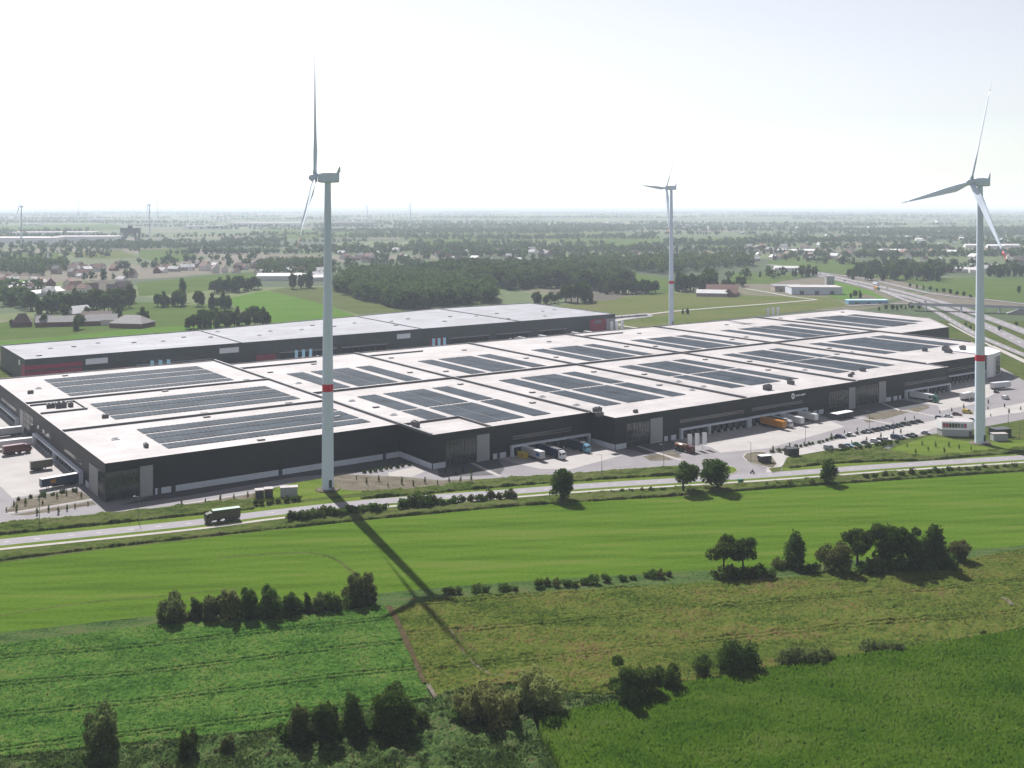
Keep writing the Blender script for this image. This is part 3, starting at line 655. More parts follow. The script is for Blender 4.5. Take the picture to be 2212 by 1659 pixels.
def panel_wall(x0, x1, y, z1=10.9, axis='x', nm='ribbed_panel'):
    mb = MB(); n = max(4, int((x1 - x0) / 0.7)); d = (x1 - x0) / n
    for i in range(n):
        a, b = x0 + i * d + 0.05, x0 + (i + 1) * d - 0.05
        mb.box(a, b, y - 0.30, y - 0.12, 0.05, z1) if axis == 'x' else mb.box(y - 0.30, y - 0.12, a, b, 0.05, z1)
    mb.box(x0, x1, y - 0.12, y - 0.004, 0.05, z1) if axis == 'x' else mb.box(y - 0.12, y - 0.004, x0, x1, 0.05, z1)
    mb.build(nm, 'greypanel', wh)
def canopy(x0, x1, y, z=3.9, legs=(), depth=1.6, axis='x'):
    mb = MB()
    def B(a, b, c, d, s, t): mb.box(a, b, c, d, s, t) if axis == 'x' else mb.box(c, d, a, b, s, t)
    B(x0, x1, y - depth, y - 0.01, z, z + 0.75)
    for l in (x0,) + tuple(legs) + (x1 - 0.8,): B(l, l + 0.8, y - depth + 0.02, y - 0.012, 0.03, z)
    c = mb.build('dock_canopy', 'plinth', wh)
    dm = MB(); n = int((x1 - x0 - 2) / 4.1)
    dm.box(0, 2.9, y - 0.55, y - 0.02, 0.9, 3.7) if axis == 'x' else dm.box(y - 0.55, y - 0.02, 0, 2.9, 0.9, 3.7)
    me = dm.mesh('dock_shelter', ['dark']); d2 = MB()
    d2.box(0.4, 2.5, y - 0.62, y - 0.56, 1.2, 3.3) if axis == 'x' else d2.box(y - 0.62, y - 0.56, 0.4, 2.5, 1.2, 3.3)
    me2 = d2.mesh('dock_door', ['dock']); bm_ = MB()
    bm_.box(-0.45, -0.1, y - 1.3, y - 0.3, 0.04, 1.1) if axis == 'x' else bm_.box(y - 1.3, y - 0.3, -0.45, -0.1, 0.04, 1.1)
    me3 = bm_.mesh('dock_bumper', ['plinth'])
    for i in range(n):
        p = x0 + 1.5 + i * (x1 - x0 - 2.5) / max(1, n); L = (p, 0, 0) if axis == 'x' else (0, p, 0)
        for nm_, m_ in (('dock_shelter', me), ('dock_door', me2), ('dock_bumper', me3)): link(nm_, m_, wh, L)
def strip_window(x0, x1, y, z0=6.6, z1=7.7, axis='x', n=None):
    n = n or max(3, int((x1 - x0) / 3.2)); fr = MB()
    def B(m_, a, b, c, d, s, t): m_.box(a, b, c, d, s, t) if axis == 'x' else m_.box(c, d, a, b, s, t)
    B(fr, x0, x1, y - 0.10, y - 0.004, z0 - 0.12, z0); B(fr, x0, x1, y - 0.10, y - 0.004, z1, z1 + 0.12)
    f = fr.build('window_frame', 'greypanel', wh); d = (x1 - x0) / n; pm = MB(); B(pm, 0.06, d - 0.06, y - 0.07, y - 0.006, z0 + 0.02, z1 - 0.02)
    me = pm.mesh('pane', ['winglass'])
    for i in range(n): link('pane', me, f, (x0 + i * d, 0, 0) if axis == 'x' else (0, x0 + i * d, 0))
M['winglass'] = mat('window glass', (0.09, 0.085, 0.09), 0.12, 0.25, 0.4, 0.6)
# unit 1 front and left side
plinth(17.4, 117.8, 0, gaps=((18.3, 19.6), (23.2, 24.8), (64.6, 66.2), (110.0, 111.4)))
glazing(0.3, 11.8, 0, nx=7); panel_wall(12.1, 16.6, 0, 10.9)
glazing(0.3, 8.8, 0, nx=5, axis='y'); panel_wall(9.1, 21.2, 0, 9.8, 'y')
MB().box(-0.2, -0.02, 22.5, 27, 0.03, 2.2).build('plinth_panel', 'plinth', wh)
canopy(31, 114, 0, 3.9, legs=(74,), axis='y'); canopy(152, 206, 0, 3.9, axis='y')
strip_window(33, 62, 0, axis='y'); strip_window(84, 104, 0, axis='y'); strip_window(160, 196, 0, axis='y')
panel_wall(140.5, 149, 0, 9.8, 'y'); glazing(120, 140, 0, nx=7, axis='y')
for v_ in (88, 97, 108): MB().box(-0.4, -0.02, v_, v_ + 2.4, 7.2, 8.6).build('wall_sign', 'white', wh)
# unit 2
plinth_side(118 + e, -25.9, -0.1, -1)
plinth(118.4, 124.2, -26); glazing(124.4, 138.6, -26, nx=8); panel_wall(139, 145.2, -26)
plinth(147, 153.5, -26, gaps=((149, 150.4),)); canopy(155.6, 197.5, -26, legs=(172,)); strip_window(157, 188, -26, 7.0, 8.1)
plinth_side(199 + e, -41.9, -26.1, -1)
# unit 3
plinth(199.3, 205.3, -42); glazing(205.6, 218.8, -42, nx=8); panel_wall(219.2, 226.4, -42)
plinth(227.5, 234.6, -42, gaps=((229.5, 231.6),)); canopy(236.6, 280.5, -42, legs=(254,)); strip_window(237, 278, -42, 7.2, 8.2)
# unit 4
canopy(281.5, 322.5, -41.5); strip_window(284, 320, -41.5, 7.2, 8.2); plinth(324.5, 336, -41.5, gaps=((326, 328.6), (331, 332.4)))
glazing(340.2, 355.6, -41.5, nx=8); panel_wall(356, 361, -41.5); glazing(361.4, 363.2, -41.5, nx=1)
glazing(363.8, 382.4, -40, nx=10); panel_wall(382.8, 388.6, -40, 11.2)
plinth(389, 402, -40, gaps=((393, 395.4), (398.5, 400.2))); canopy(405, 445.4, -40, legs=(424,)); strip_window(405.5, 444, -40, 7.2, 8.2)
# unit 6 and its white end office
canopy(449, 505, -26, 4.2); strip_window(450, 502, -26, 7.6, 8.6)
END = [(506.5, -26.6), (512.4, -26.6), (527.6, -22.6), (540, -6.8), (530, 2), (507, 2)]
MB().prism(END, 0.02, 13.9, 0).build('end_office', 'white', wh)
def slanted_glazing(p, q, z0, z1, nx, nz):
    p = Vector((p[0], p[1], 0)); q = Vector((q[0], q[1], 0)); d = (q - p); L_ = d.length; a = math.atan2(d.y, d.x)
    g = link('glazing', None, wh, p, a); dx = L_ / nx; dz = (z1 - z0) / nz
    fr = MB()
    for i in range(nx + 1): fr.box(i * dx - 0.08, i * dx + 0.08, -0.2, -0.01, z0, z1)
    for j in range(nz + 1): fr.box(0, L_, -0.18, -0.012, z0 + j * dz - 0.07, z0 + j * dz + 0.07)
    me = fr.mesh('mullion', ['flash']); link('mullion', me, g); pm = MB(); pm.box(0.1, dx - 0.1, -0.1, -0.04, 0.1, dz - 0.1); me = pm.mesh('pane', ['glass'])
    for i in range(nx):
        for j in range(nz): link('pane', me, g, (i * dx, 0, z0 + j * dz))
slanted_glazing((514.6, -25.9), (526.6, -22.8), 0.5, 11.4, 5, 5); slanted_glazing((528.6, -21.2), (538.8, -8.3), 0.5, 11.4, 6, 5)
# ring and lettering sign on unit 4
def ring_sign(par, x, y, z, r, m):
    mb = MB(); n = 20
    for k in range(n):
        a0, a1 = 2 * math.pi * k / n, 2 * math.pi * (k + 1) / n
        P = lambda a, rr, yy: (x + rr * math.cos(a), yy, z + rr * math.sin(a) * 1.25)
        ri = r * 0.45
        for A, Bq in ((y - 0.18, y - 0.01),):
            mb.quad(P(a0, ri, A), P(a0, r, A), P(a1, r, A), P(a1, ri, A)); mb.quad(P(a0, r, A), P(a0, r, Bq), P(a1, r, Bq), P(a1, r, A)); mb.quad(P(a0, ri, A), P(a1, ri, A), P(a1, ri, Bq), P(a0, ri, Bq))
    mb.build('sign_ring', m, par)
ring_sign(wh, 313.2, -41.5, 11.1, 1.15, 'white')
ltr = MB()
for i, (w_, h_) in enumerate(((0.5, .8), (0.5, .8), (0.6, .8), (0.2, .9), (0.6, .8), (0.5, .8), (0.6, 1.0), (0.5, .8))): ltr.box(315.2 + i * 0.95, 315.2 + i * 0.95 + w_, -41.62, -41.51, 10.7, 10.7 + h_)
ltr.build('sign_lettering', 'white', wh)
# roof plant, hatches, skylights
hat = MB(); hat.box(-1.4, 1.4, -0.9, 0.9, 0, 0.45).box(-1.2, 1.2, -0.75, 0.75, 0.45, 0.6, 1); hat_me = hat.mesh('roof_hatch', ['flash', 'roof'])
sk = MB(); sk.box(-1.5, 1.5, -1, 1, 0, 0.35); sk.add([(-1.4, -0.9, 0.35), (1.4, -0.9, 0.35), (1.4, 0.9, 0.35), (-1.4, 0.9, 0.35), (-0.8, 0, 0.8), (0.8, 0, 0.8)], [(0, 1, 5, 4), (1, 2, 5), (2, 3, 4, 5), (3, 0, 4)], 1); sk_me = sk.mesh('skylight', ['white', 'roof_cool'])
ac = MB(); ac.box(-2.2, 2.2, -1.1, 1.1, 0.25, 2.0); ac.lathe([(0.7, 2.0), (0.7, 2.3), (0.55, 2.3)], 10, (-1, 0), 1); ac.lathe([(0.7, 2.0), (0.7, 2.3), (0.55, 2.3)], 10, (1, 0), 1)
for sx in (-2, 1.7): ac.box(sx, sx + 0.3, -1, 1, 0, 0.25, 1)
ac_me = ac.mesh('air_handler', ['flash', 'dark'])
for u_, v_ in ((58, 62), (104, 30), (60, 71), (100, 72), (63, 136), (108, 145), (128, 40), (128, 92), (192, 8), (192, 70), (128, 162), (190, 118), (160, 176), (208, 30), (208, 110), (208, 172), (273, 10), (273, 62), (273, 125), (262, 176), (290, 40), (290, 118), (356, 12), (356, 60), (356, 130), (330, 178), (372, 40), (372, 120), (438, 30), (438, 116), (410, 178), (456, 50), (456, 120), (500, 180), (570, 188), (650, 190), (60, 6), (34, 214)):
    link('roof_hatch', hat_me, wh, (u_, v_, RH + 0.005))
for u_, v_ in ((205, -8), (205, 18), (288, -6), (288, 12), (276, -10), (372, 0), (452, 30), (126, 20), (126, 60), (126, 120), (560, 150), (14, 180), (14, 40)):
    link('skylight', sk_me, wh, (u_, v_, RH + 0.005))
for u_, v_, s in ((122, -6, 0.9), (12, 122, 1.0), (16, 122, .8), (8, 124, 0.8), (22, 86, 0.6), (8, 168, 0.6), (20, 20, 0.6), (197, -34, 0.8), (202.5, -26, 0.9), (216, -36, 0.5), (308, -30, 1.0), (330, -26, 0.8), (338, -18, 0.6), (375, -28, 0.6), (382, -24, 0.5), (396, -20, 0.8), (500, -5, 1.0), (508, 2, 1.1), (514, -6, 0.9), (520, -2, 1.0), (495, 8, 0.8)):
    o = link('air_handler', ac_me, wh, (u_, v_, RH + 0.005)); o.scale = (s, s, s * 1.2); o.rotation_euler = (0, 0, rnd.choice((0, math.pi / 2)))

# ------------------------------------------------------------------ grey warehouse behind
bw = thing('warehouse', 'long grey green warehouse with pale roof and dark red corner panels', 'warehouse', BO, BROT)
bx = [28, 161, 298, 386, 482]; by = [366, 374, 396, 412, 408]
for i in range(4): shell([(bx[i] + e, 288), (bx[i + 1] - e, 288), (bx[i + 1] - e, by[i + 1]), (bx[i] + e, by[i] if i == 0 else by[i] + 0.5)], bw, 'clad_green', 'roof_cool')
for i in (1, 2, 3): MB().box(bx[i] - 0.5, bx[i] + 0.5, 288.4, by[i] - 1, RH - 0.05, RH + 0.5).build('fire_wall', 'flash', bw)
def bpart(nm, x0, x1, z0, z1, m, d=0.12): MB().box(x0, x1, 288 - d, 287.997, z0, z1).build(nm, m, bw)
def bpart_side(nm, y0, y1, z0, z1, m, d=0.12): MB().box(28 + e - d, 28 + e - 0.003, y0, y1, z0, z1).build(nm, m, bw)
bpart('red_panel', 28.2, 60, 1.0, 6.0, 'red'); bpart('red_panel', 28.2, 60, 7.2, 9.8, 'red'); bpart('window_band', 30, 56, 6.1, 7.1, 'winglass', 0.08)
bpart_side('red_panel', 288.3, 298, 1.0, 9.8, 'red'); bpart_side('sign_board', 302, 306, 8.5, 11.5, 'white', 0.2)
bpart('red_panel', 455, 472, 0.8, 10.2, 'red'); bpart('ribbed_panel', 472.3, 481.6, 0.8, 10, 'greypanel'); bpart('sign_board', 460, 467, 7.0, 9.2, 'roof_cool', 0.2)
for x_, w_ in ((62, 13), (145, 13), (276, 11)): bpart('sign_board', x_, x_ + w_, 7.6, 11.0, 'white', 0.3)
bpart('red_panel', 78, 90, 0.8, 4.2, 'red'); bpart('red_panel', 170, 184, 0.8, 4.5, 'red'); bpart('red_panel', 304, 316, 0.8, 6, 'red')
for x0, x1 in ((92, 140), (186, 228), (232, 268), (320, 356), (362, 396), (402, 430)):
    bpart('window_band', x0, x1, 6.6, 7.6, 'winglass', 0.08)
    bpart('dock_canopy', x0, x1, 4.6, 5.2, 'greypanel', 1.4)
    dm = MB(); dm.box(0, 3, 287.4, 287.98, 0.6, 4.2); me = dm.mesh('dock_shelter', ['dark'])
    for k in range(int((x1 - x0) / 4.4)): link('dock_shelter', me, bw, (x0 + 0.8 + k * 4.4, 0, 0))
for i in range(26):
    o = link(rnd.choice(('roof_hatch', 'skylight')), rnd.choice((hat_me, sk_me)), bw, (35 + i * 17 + rnd.uniform(-4, 4), 300 + rnd.random() * 60, RH + 0.005))

# ------------------------------------------------------------------ wind turbines
def blade_mesh(L=45.5, n=18, tip0=0.0, tip1=1.0, nm='blade', m='tower'):
    """blade along +Z, chord in X (rotor plane), thickness in Y"""
    V = []; F = []; sec = 10
    for i in range(n + 1):
        t = tip0 + (tip1 - tip0) * i / n; z = 1.2 + t * (L - 1.2)
        chord = 1.9 if t < 0.03 else (1.9 + (3.3 - 1.9) * min(1, (t - 0.03) / 0.15) if t < 0.18 else 3.3 * max(0.0, 1 - (t - 0.18) / 0.82) ** 0.9 + 0.12)
        th = 1.9 if t < 0.03 else max(0.08, chord * (0.5 - 0.36 * min(1, t / 0.3)))
        tw = -R(14) * (1 - t) ** 1.5 - R(12)
        for k in range(sec):
            a = 2 * math.pi * k / sec; x = chord * 0.5 * math.cos(a) + (chord - 1.9) * 0.28; y = th * 0.5 * math.sin(a)
            V.append((x * math.cos(tw) - y * math.sin(tw), x * math.sin(tw) + y * math.cos(tw), z))
    for i in range(n):
        for k in range(sec): F.append((i * sec + k, i * sec + (k + 1) % sec, (i + 1) * sec + (k + 1) % sec, (i + 1) * sec + k))
    F.append(tuple(range(n * sec, n * sec + sec))); F.append(tuple(reversed(range(sec))))
    mb = MB(); mb.add(V, F); return mb.mesh(nm, [m], True)
BL = blade_mesh(tip1=0.88); BT = blade_mesh(n=4, tip0=0.88, tip1=1.0, nm='blade_tip', m='redband')
BTW = blade_mesh(n=4, tip0=0.88, tip1=1.0, nm='blade_tip')
tw_me = MB().lathe([(2.2, 0), (2.17, 6), (2.0, 36.2)], 28, cap=False).mesh('tower', ['tower'], True)
tb_me = MB().lathe([(2.02, 36.2), (1.99, 38.9)], 28, cap=False).mesh('tower_band', ['redband'], True)
tt_me = MB().lathe([(2.0, 38.9), (1.75, 60), (1.45, 88), (1.15, 112.2)], 28, cap=False).mesh('tower', ['tower'], True)
na = MB()   # nacelle along +Y towards the rotor; rounded box from lofted sections
secs = [(-4.2, 1.35, -1.35, 1.5), (-3.9, 1.7, -1.6, 1.8), (-1.5, 1.8, -1.75, 1.95), (2, 1.75, -1.75, 1.85), (3.6, 1.5, -1.5, 1.55)]
V = []; F = []
for y, hw, zb, zt in secs:
    c = 0.5
    for x, z in ((-hw + c, zb), (hw - c, zb), (hw, zb + c), (hw, zt - c), (hw - c, zt), (-hw + c, zt), (-hw, zt - c), (-hw, zb + c)): V.append((x, y, z))
for i in range(len(secs) - 1):
    for k in range(8): F.append((i * 8 + k, i * 8 + (k + 1) % 8, (i + 1) * 8 + (k + 1) % 8, (i + 1) * 8 + k))
F.append(tuple(range(8))); F.append(tuple(range(32, 40))); na.add(V, F); na_me = na.mesh('nacelle', ['tower'])
cool = MB(); cool.add([(-1.3, -4.2, 1.4), (1.3, -4.2, 1.4), (1.3, -3.0, 1.6), (-1.3, -3.0, 1.6), (-1.1, -4.5, 4.2), (1.1, -4.5, 4.2), (1.1, -4.1, 4.2), (-1.1, -4.1, 4.2)], [(0, 1, 5, 4), (1, 2, 6, 5), (2, 3, 7, 6), (3, 0, 4, 7), (4, 5, 6, 7), (3, 2, 1, 0)])
cool_me = cool.mesh('cooler_fin', ['tower'])
grille = MB().box(-1.0, 1.0, -4.56, -4.25, 2.2, 3.9).mesh('cooler_grille', ['dock'])
sp = MB(); pr = [(1.55, -0.9), (1.6, 0.2), (1.45, 1.1), (1.0, 1.9), (0.35, 2.35)]
sp.lathe([(r, z) for r, z in pr], 18); sp_me = sp.mesh('hub', ['tower'], True)
def turbine(loc, hubz, theta, alpha, label, door=True, detail=True, scale=1.0):
    t = thing('wind_turbine', label, 'wind turbine', loc, 0, 'large wind turbines round the warehouse' if detail else None)
    t.scale = (scale,) * 3; k = hubz / scale
    f = (k - 2.2) / 112.2
    for nm, me in (('tower', tw_me), ('tower', tt_me), ('tower_band', tb_me)):
        o = link(nm, me, t); o.scale = (1, 1, f) if nm == 'tower' and False else (1, 1, 1)
        if me is tt_me: o.scale = (1, 1, (k - 1.6 - 38.9) / (112.2 - 38.9)); o.location.z = 38.9 * (1 - o.scale[2])
    yaw = -theta                                        # theta: axis azimuth from +Y towards +X
    n = link('nacelle', na_me, t, (0, 0, k), yaw)
    link('cooler_fin', cool_me, n); link('cooler_grille', grille, n)
    base = Matrix.Translation((0, 0, k)) @ Matrix.Rotation(yaw, 4, 'Z') @ Matrix.Translation((0, 4.6, 0.1)) @ Matrix.Rotation(R(5), 4, 'X')
    hb = link('hub', sp_me, t); hb.matrix_local = base @ Matrix.Rotation(R(-90), 4, 'X')
    for i in range(3):
        b = link('blade', BL, t); b.matrix_local = base @ Matrix.Rotation(alpha + i * 2 * math.pi / 3, 4, 'Y') @ Matrix.Rotation(R(-5), 4, 'X')
        link('blade_tip', BT if i == 2 else BTW, b)
    if detail:
        MB().lathe([(4.5, 0.02), (4.3, 0.35), (2.4, 0.4)], 24).build('foundation', 'soil', t)
        d = MB(); d.box(-0.55, 0.55, -2.32, -2.1, 1.6, 4.0); d.build('door', 'dock', t, rotz=R(35))
        s = MB(); s.box(-0.7, 0.7, -4.2, -2.15, 1.45, 1.58)
        for i in range(6): s.box(-0.6, 0.6, -4.2 - 0.28 * (i + 1), -4.2 - 0.28 * i, 1.3 - 0.24 * i, 1.36 - 0.24 * i)
        s.tube((-0.7, -4.2, 2.5), (-0.7, -2.2, 2.5), 0.04, 0.04); s.tube((0.7, -4.2, 2.5), (0.7, -2.2, 2.5), 0.04, 0.04); s.tube((-0.7, -4.2, 2.5), (-0.7, -4.2, 0.3), 0.04, 0.04); s.tube((0.7, -4.2, 2.5), (0.7, -4.2, 0.3), 0.04, 0.04)
        s.build('door_stairs', 'steel', t, rotz=R(35))
    return t
turbine(at(708, 1058), 114.4, R(-101), R(-2), 'tall white wind turbine with red tower band, standing by the road before the dark facade')
turbine(at(2117, 958), 114.3, R(-105), R(-17), 'white wind turbine with red band beside the car park and round pavilion')
turbine(Vector((136.8, 920, 0)), 118.5, R(-108), R(-33), 'white wind turbine standing behind the warehouse roof in the dry field')
for x, yb, yh, a, lab in ((46, 532, 446, 0.3, 'hazy wind turbine beside the white halls at far left edge'), (323, 516, 443, 1.0, 'hazy wind turbine right of the dark elevated loading gantry'),
                          (794, 482, 444, 0.5, 'faint wind turbine rising from the long pale warehouse on the horizon'), (887, 489, 441, 0.9, 'faint thin wind turbine right of the pale horizon warehouse'),
                          (169, 478, 437, 0.2, 'barely visible wind turbine on the horizon above the white halls'), (340, 476, 436, 0.7, 'barely visible wind turbine on the horizon past the gantry')):
    p = at(x, yb); hz = CAM_H - (yh - HORIZON) * p.y / FPX
    turbine(p, max(96, hz), R(-120), a, lab, detail=False)

# ------------------------------------------------------------------ vehicles
PAINT = {'white': (0.75, 0.75, 0.76), 'silver': (0.42, 0.43, 0.45), 'grey': (0.16, 0.165, 0.175), 'black': (0.02, 0.02, 0.022), 'dark blue': (0.025, 0.04, 0.10), 'blue': (0.05, 0.14, 0.36), 'red': (0.36, 0.02, 0.03), 'dark red': (0.13, 0.02, 0.03),
         'yellow': (0.62, 0.46, 0.03), 'orange': (0.55, 0.22, 0.02), 'green': (0.05, 0.20, 0.13), 'pale green': (0.30, 0.42, 0.34), 'olive': (0.085, 0.075, 0.05), 'brown': (0.17, 0.075, 0.05), 'light blue': (0.22, 0.45, 0.62), 'cream': (0.6, 0.55, 0.45)}
for k, c in PAINT.items(): M['p_' + k] = mat(k + ' vehicle paint', tuple(q * 1.5 for q in c), 0.3, 0.05, 1.5, 0.5)
wheel_me = {}
def wheel(r, w):
    if (r, w) not in wheel_me:
        mb = MB(); n = 14
        mb.lathe([(r * 0.6, -w / 2), (r, -w / 2 + 0.02), (r, w / 2 - 0.02), (r * 0.6, w / 2)], n); mb.lathe([(r * 0.58, -w / 2 - 0.012), (r * 0.58, w / 2 + 0.012)], n, mi=1)
        me = mb.mesh('wheel', ['tyre', 'steel'])
        me.transform(Matrix.Rotation(R(90), 4, 'X')); wheel_me[(r, w)] = me
    return wheel_me[(r, w)]
def add_wheels(t, spots, r, w):
    for x, y in spots: link('wheel', wheel(r, w), t, (x, y, r + 0.002))
_car = {}
def car_meshes(colr, kind):
    if (colr, kind) in _car: return _car[(colr, kind)]
    if kind == 'van': prof = [(-2.5, 0.35), (2.45, 0.35), (2.5, 0.8), (2.3, 1.05), (1.75, 1.2), (1.75, 1.22), (-2.5, 1.22)]; cab = [(-2.48, 1.22), (1.75, 1.22), (1.0, 1.95), (-2.4, 2.0)]
    elif kind == 'estate': prof = [(-2.3, 0.32), (2.2, 0.32), (2.28, 0.6), (2.15, 0.78), (1.1, 0.95), (-2.25, 1.0), (-2.33, 0.6)]; cab = [(-2.15, 1.0), (1.05, 0.95), (0.35, 1.45), (-1.75, 1.5)]
    else: prof = [(-2.1, 0.3), (2.05, 0.3), (2.12, 0.58), (2.0, 0.74), (1.0, 0.92), (-1.6, 0.95), (-2.1, 0.86), (-2.15, 0.55)]; cab = [(-1.55, 0.95), (0.98, 0.92), (0.3, 1.42), (-1.0, 1.44)]
    def extr(p, hw, hw2=None):
        hw2 = hw2 or hw; n = len(p); zm = max(q[1] for q in p); zn = min(q[1] for q in p)
        f = lambda z: hw + (hw2 - hw) * (z - zn) / (zm - zn + 1e-6)
        mb = MB(); mb.add([(x, -f(z), z) for x, z in p] + [(x, f(z), z) for x, z in p], [tuple(range(n)), tuple(range(2 * n - 1, n - 1, -1))] + [(i, n + i, n + (i + 1) % n, (i + 1) % n) for i in range(n)]); return mb
    body = extr(prof, 0.88).mesh('body', ['p_' + colr]); glass = extr(cab, 0.84, 0.66).mesh('window', ['carglass'])
    a, b = cab[2], cab[3]; roof = MB().box(b[0] + 0.05, a[0] - 0.05, -0.64, 0.64, min(a[1], b[1]) - 0.02, max(a[1], b[1]) + 0.03).mesh('roof', ['p_' + colr])
    if kind == 'van': glass = extr([(0.2, 1.22), (1.75, 1.22), (1.0, 1.93), (0.2, 1.95)], 0.86, 0.74).mesh('window', ['carglass']); roof = extr([(-2.48, 1.22), (0.2, 1.22), (0.2, 1.99), (-2.42, 2.02)], 0.88, 0.8).mesh('cargo_body', ['p_' + colr])
    lamp = MB()
    for s in (-0.62, 0.62): lamp.box(prof[2][0] - 0.06, prof[2][0] + 0.015, s - 0.18, s + 0.18, 0.58, 0.70)
    _car[(colr, kind)] = (body, glass, roof); return _car[(colr, kind)]
head_me = MB().box(-0.03, 0.03, -0.16, 0.16, -0.06, 0.06).mesh('headlight', ['white'])
def car(loc, rz, colr, kind, label, group):
    t = thing('car' if kind != 'van' else 'van', label, 'car' if kind != 'van' else 'van', loc, rz, group)
    b, g, r = car_meshes(colr, kind)
    link('body', b, t); link('window', g, t); link('cargo_body' if kind == 'van' else 'roof', r, t)
    add_wheels(t, [(1.35, 0.80), (1.35, -0.80), (-1.35, 0.80), (-1.35, -0.80)], 0.32, 0.2)
    x = {'van': 2.47, 'estate': 2.24}.get(kind, 2.08)
    for s in (-0.62, 0.62): link('headlight', head_me, t, (x, s, 0.64))
    return t
_trl = {}
def trailer_parts(t, x0, x1, colr, roofc, stripe=None, h=4.0, low=1.15):
    MB().box(x0, x1, -1.27, 1.27, low, h, 0, 1).build('cargo_box', ['p_' + colr, 'p_' + roofc], t)
    MB().box(x0, x1, -0.6, 0.6, low - 0.3, low - 0.002).box(x0 + 0.1, x1 - 4, -1.2, 1.2, 0.55, low - 0.31, 0).build('chassis', 'dock', t)
    if stripe:
        a, b, c = stripe
        for s in (-1, 1): MB().box(a, b, s * 1.275 if s > 0 else -1.29, 1.29 if s > 0 else s * 1.275, low + 0.8, h - 0.7).build('side_lettering', 'p_' + c, t)
    add_wheels(t, [(x0 + q, s * 1.08) for q in (1.6, 2.9, 4.2) for s in (-1, 1)], 0.5, 0.32)
def cab_parts(t, x, colr, h=3.6):
    prof = [(x, 0.5), (x + 2.2, 0.5), (x + 2.3, 1.2), (x + 2.2, 2.2), (x + 1.9, 2.9), (x + 0.8, h), (x, h)]; n = len(prof); mb = MB()
    mb.add([(a, -1.22, z) for a, z in prof] + [(a, 1.22, z) for a, z in prof], [tuple(range(n)), tuple(range(2 * n - 1, n - 1, -1))] + [(i, n + i, n + (i + 1) % n, (i + 1) % n) for i in range(n)])
    mb.build('cab', 'p_' + colr, t)
    g = MB(); g.quad((x + 2.215, -1.05, 2.22), (x + 2.215, 1.05, 2.22), (x + 1.925, 1.0, 2.88), (x + 1.925, -1.0, 2.88))
    for s in (-1.232, 1.232): g.quad((x + 0.9, s, 1.9), (x + 2.0, s, 1.9), (x + 1.7, s, 2.75), (x + 0.9, s, 2.75))
    g.build('window', 'carglass', t); MB().box(x - 3.4, x, -0.5, 0.5, 0.6, 1.0).build('tractor_frame', 'dock', t)
    add_wheels(t, [(x + 1.3, 1.05), (x + 1.3, -1.05), (x - 2.2, 1.0), (x - 2.2, -1.0)], 0.5, 0.34)
def lorry(loc, rz, colr, roofc, cabc, label, group=None, length=13.6, stripe=None, name='lorry', cat='lorry'):
    """origin at the rear; x forward"""
    t = thing(name, label, cat, loc, rz, group); trailer_parts(t, 0, length, colr, roofc, stripe)
    if cabc: cab_parts(t, length + 0.5, cabc)
    else:
        lg = MB()
        for s in (-0.8, 0.8): lg.box(length - 2.6, length - 2.4, s - 0.1, s + 0.1, 0.04, 0.9)
        lg.build('landing_leg', 'steel', t)
    return t
A_OUT = BROT - math.pi / 2                                # nose pointing away from the front wall
GD = 'lorries backed up to the front docks'
lorry(W(161.5, -27.6, 0.05), A_OUT, 'silver', 'white', None, 'pale silver trailer with blue nose backed onto first dock by the yellow container', GD, 13.0, (10, 12.6, 'blue'), 'semi_trailer', 'trailer')
lorry(W(170.0, -27.6, 0.05), A_OUT, 'dark blue', 'grey', 'white', 'dark lorry with white cab standing between two trailers under white canopy', GD)
lorry(W(186.0, -27.6, 0.05), A_OUT, 'dark blue', 'grey', 'light blue', 'dark blue lorry with light blue cab nearest to the recessed side wall', GD, 9.8)
MB().box(-1.2, 1.2, -3, 3, 0.05, 2.6).box(-1.25, 1.25, -3.05, 3.05, 2.6, 2.75).box(-1.28, 1.28, -2.9, -2.6, 0.05, 2.6)
yc = thing('waste_container', 'yellow steel container under the white dock canopy', 'container', W(158.5, -31, 0.05), BROT)
MB().box(-1.2, 1.2, -2.2, 2.2, 0.15, 2.3).build('body', 'p_yellow', yc); MB().box(-1.27, 1.27, -2.26, 2.26, 2.3, 2.45).build('rim', 'p_yellow', yc)
rb = MB(); [rb.box(-1.3, 1.3, y, y + 0.15, 0.1, 2.3) for y in (-2.1, -0.7, 0.6, 1.9)]; rb.build('rib', 'p_orange', yc)
lorry(W(289.5, -43.0, 0.05), A_OUT, 'orange', 'orange', None, 'orange yellow trailer with dark skirt backed onto dock', GD, 13.6, None, 'semi_trailer', 'trailer')
lorry(W(295.5, -43.0, 0.05), A_OUT, 'grey', 'silver', 'white', 'grey lorry with white cab between orange trailer and white trailers', GD, 10.0)
lorry(W(303.5, -43.0, 0.05), A_OUT, 'white', 'white', None, 'white trailer, nearer the orange one of two white trailers side by side', GD, 12.5, None, 'semi_trailer', 'trailer')
lorry(W(315.5, -43.0, 0.05), A_OUT, 'white', 'white', None, 'white trailer with red rear corner, last before the white wall panel', GD, 11.0, (0.2, 0.8, 'red'), 'semi_trailer', 'trailer')
lorry(W(408.5, -41.5, 0.05), A_OUT, 'white', 'white', 'green', 'white lorry with green banded cab angled out of the right hand docks', GD, 13.6, (11.5, 13.4, 'green'))
GL = 'lorries in the left loading yard'
A_LEFT = BROT + math.pi
lorry(W(-1.6, 32.5, 0.06), A_LEFT + R(8), 'dark blue', 'white', None, 'dark blue trailer with white roof and orange emblem at the corner dock', GL, 13.6, (8.5, 10.5, 'orange'), 'semi_trailer', 'trailer')
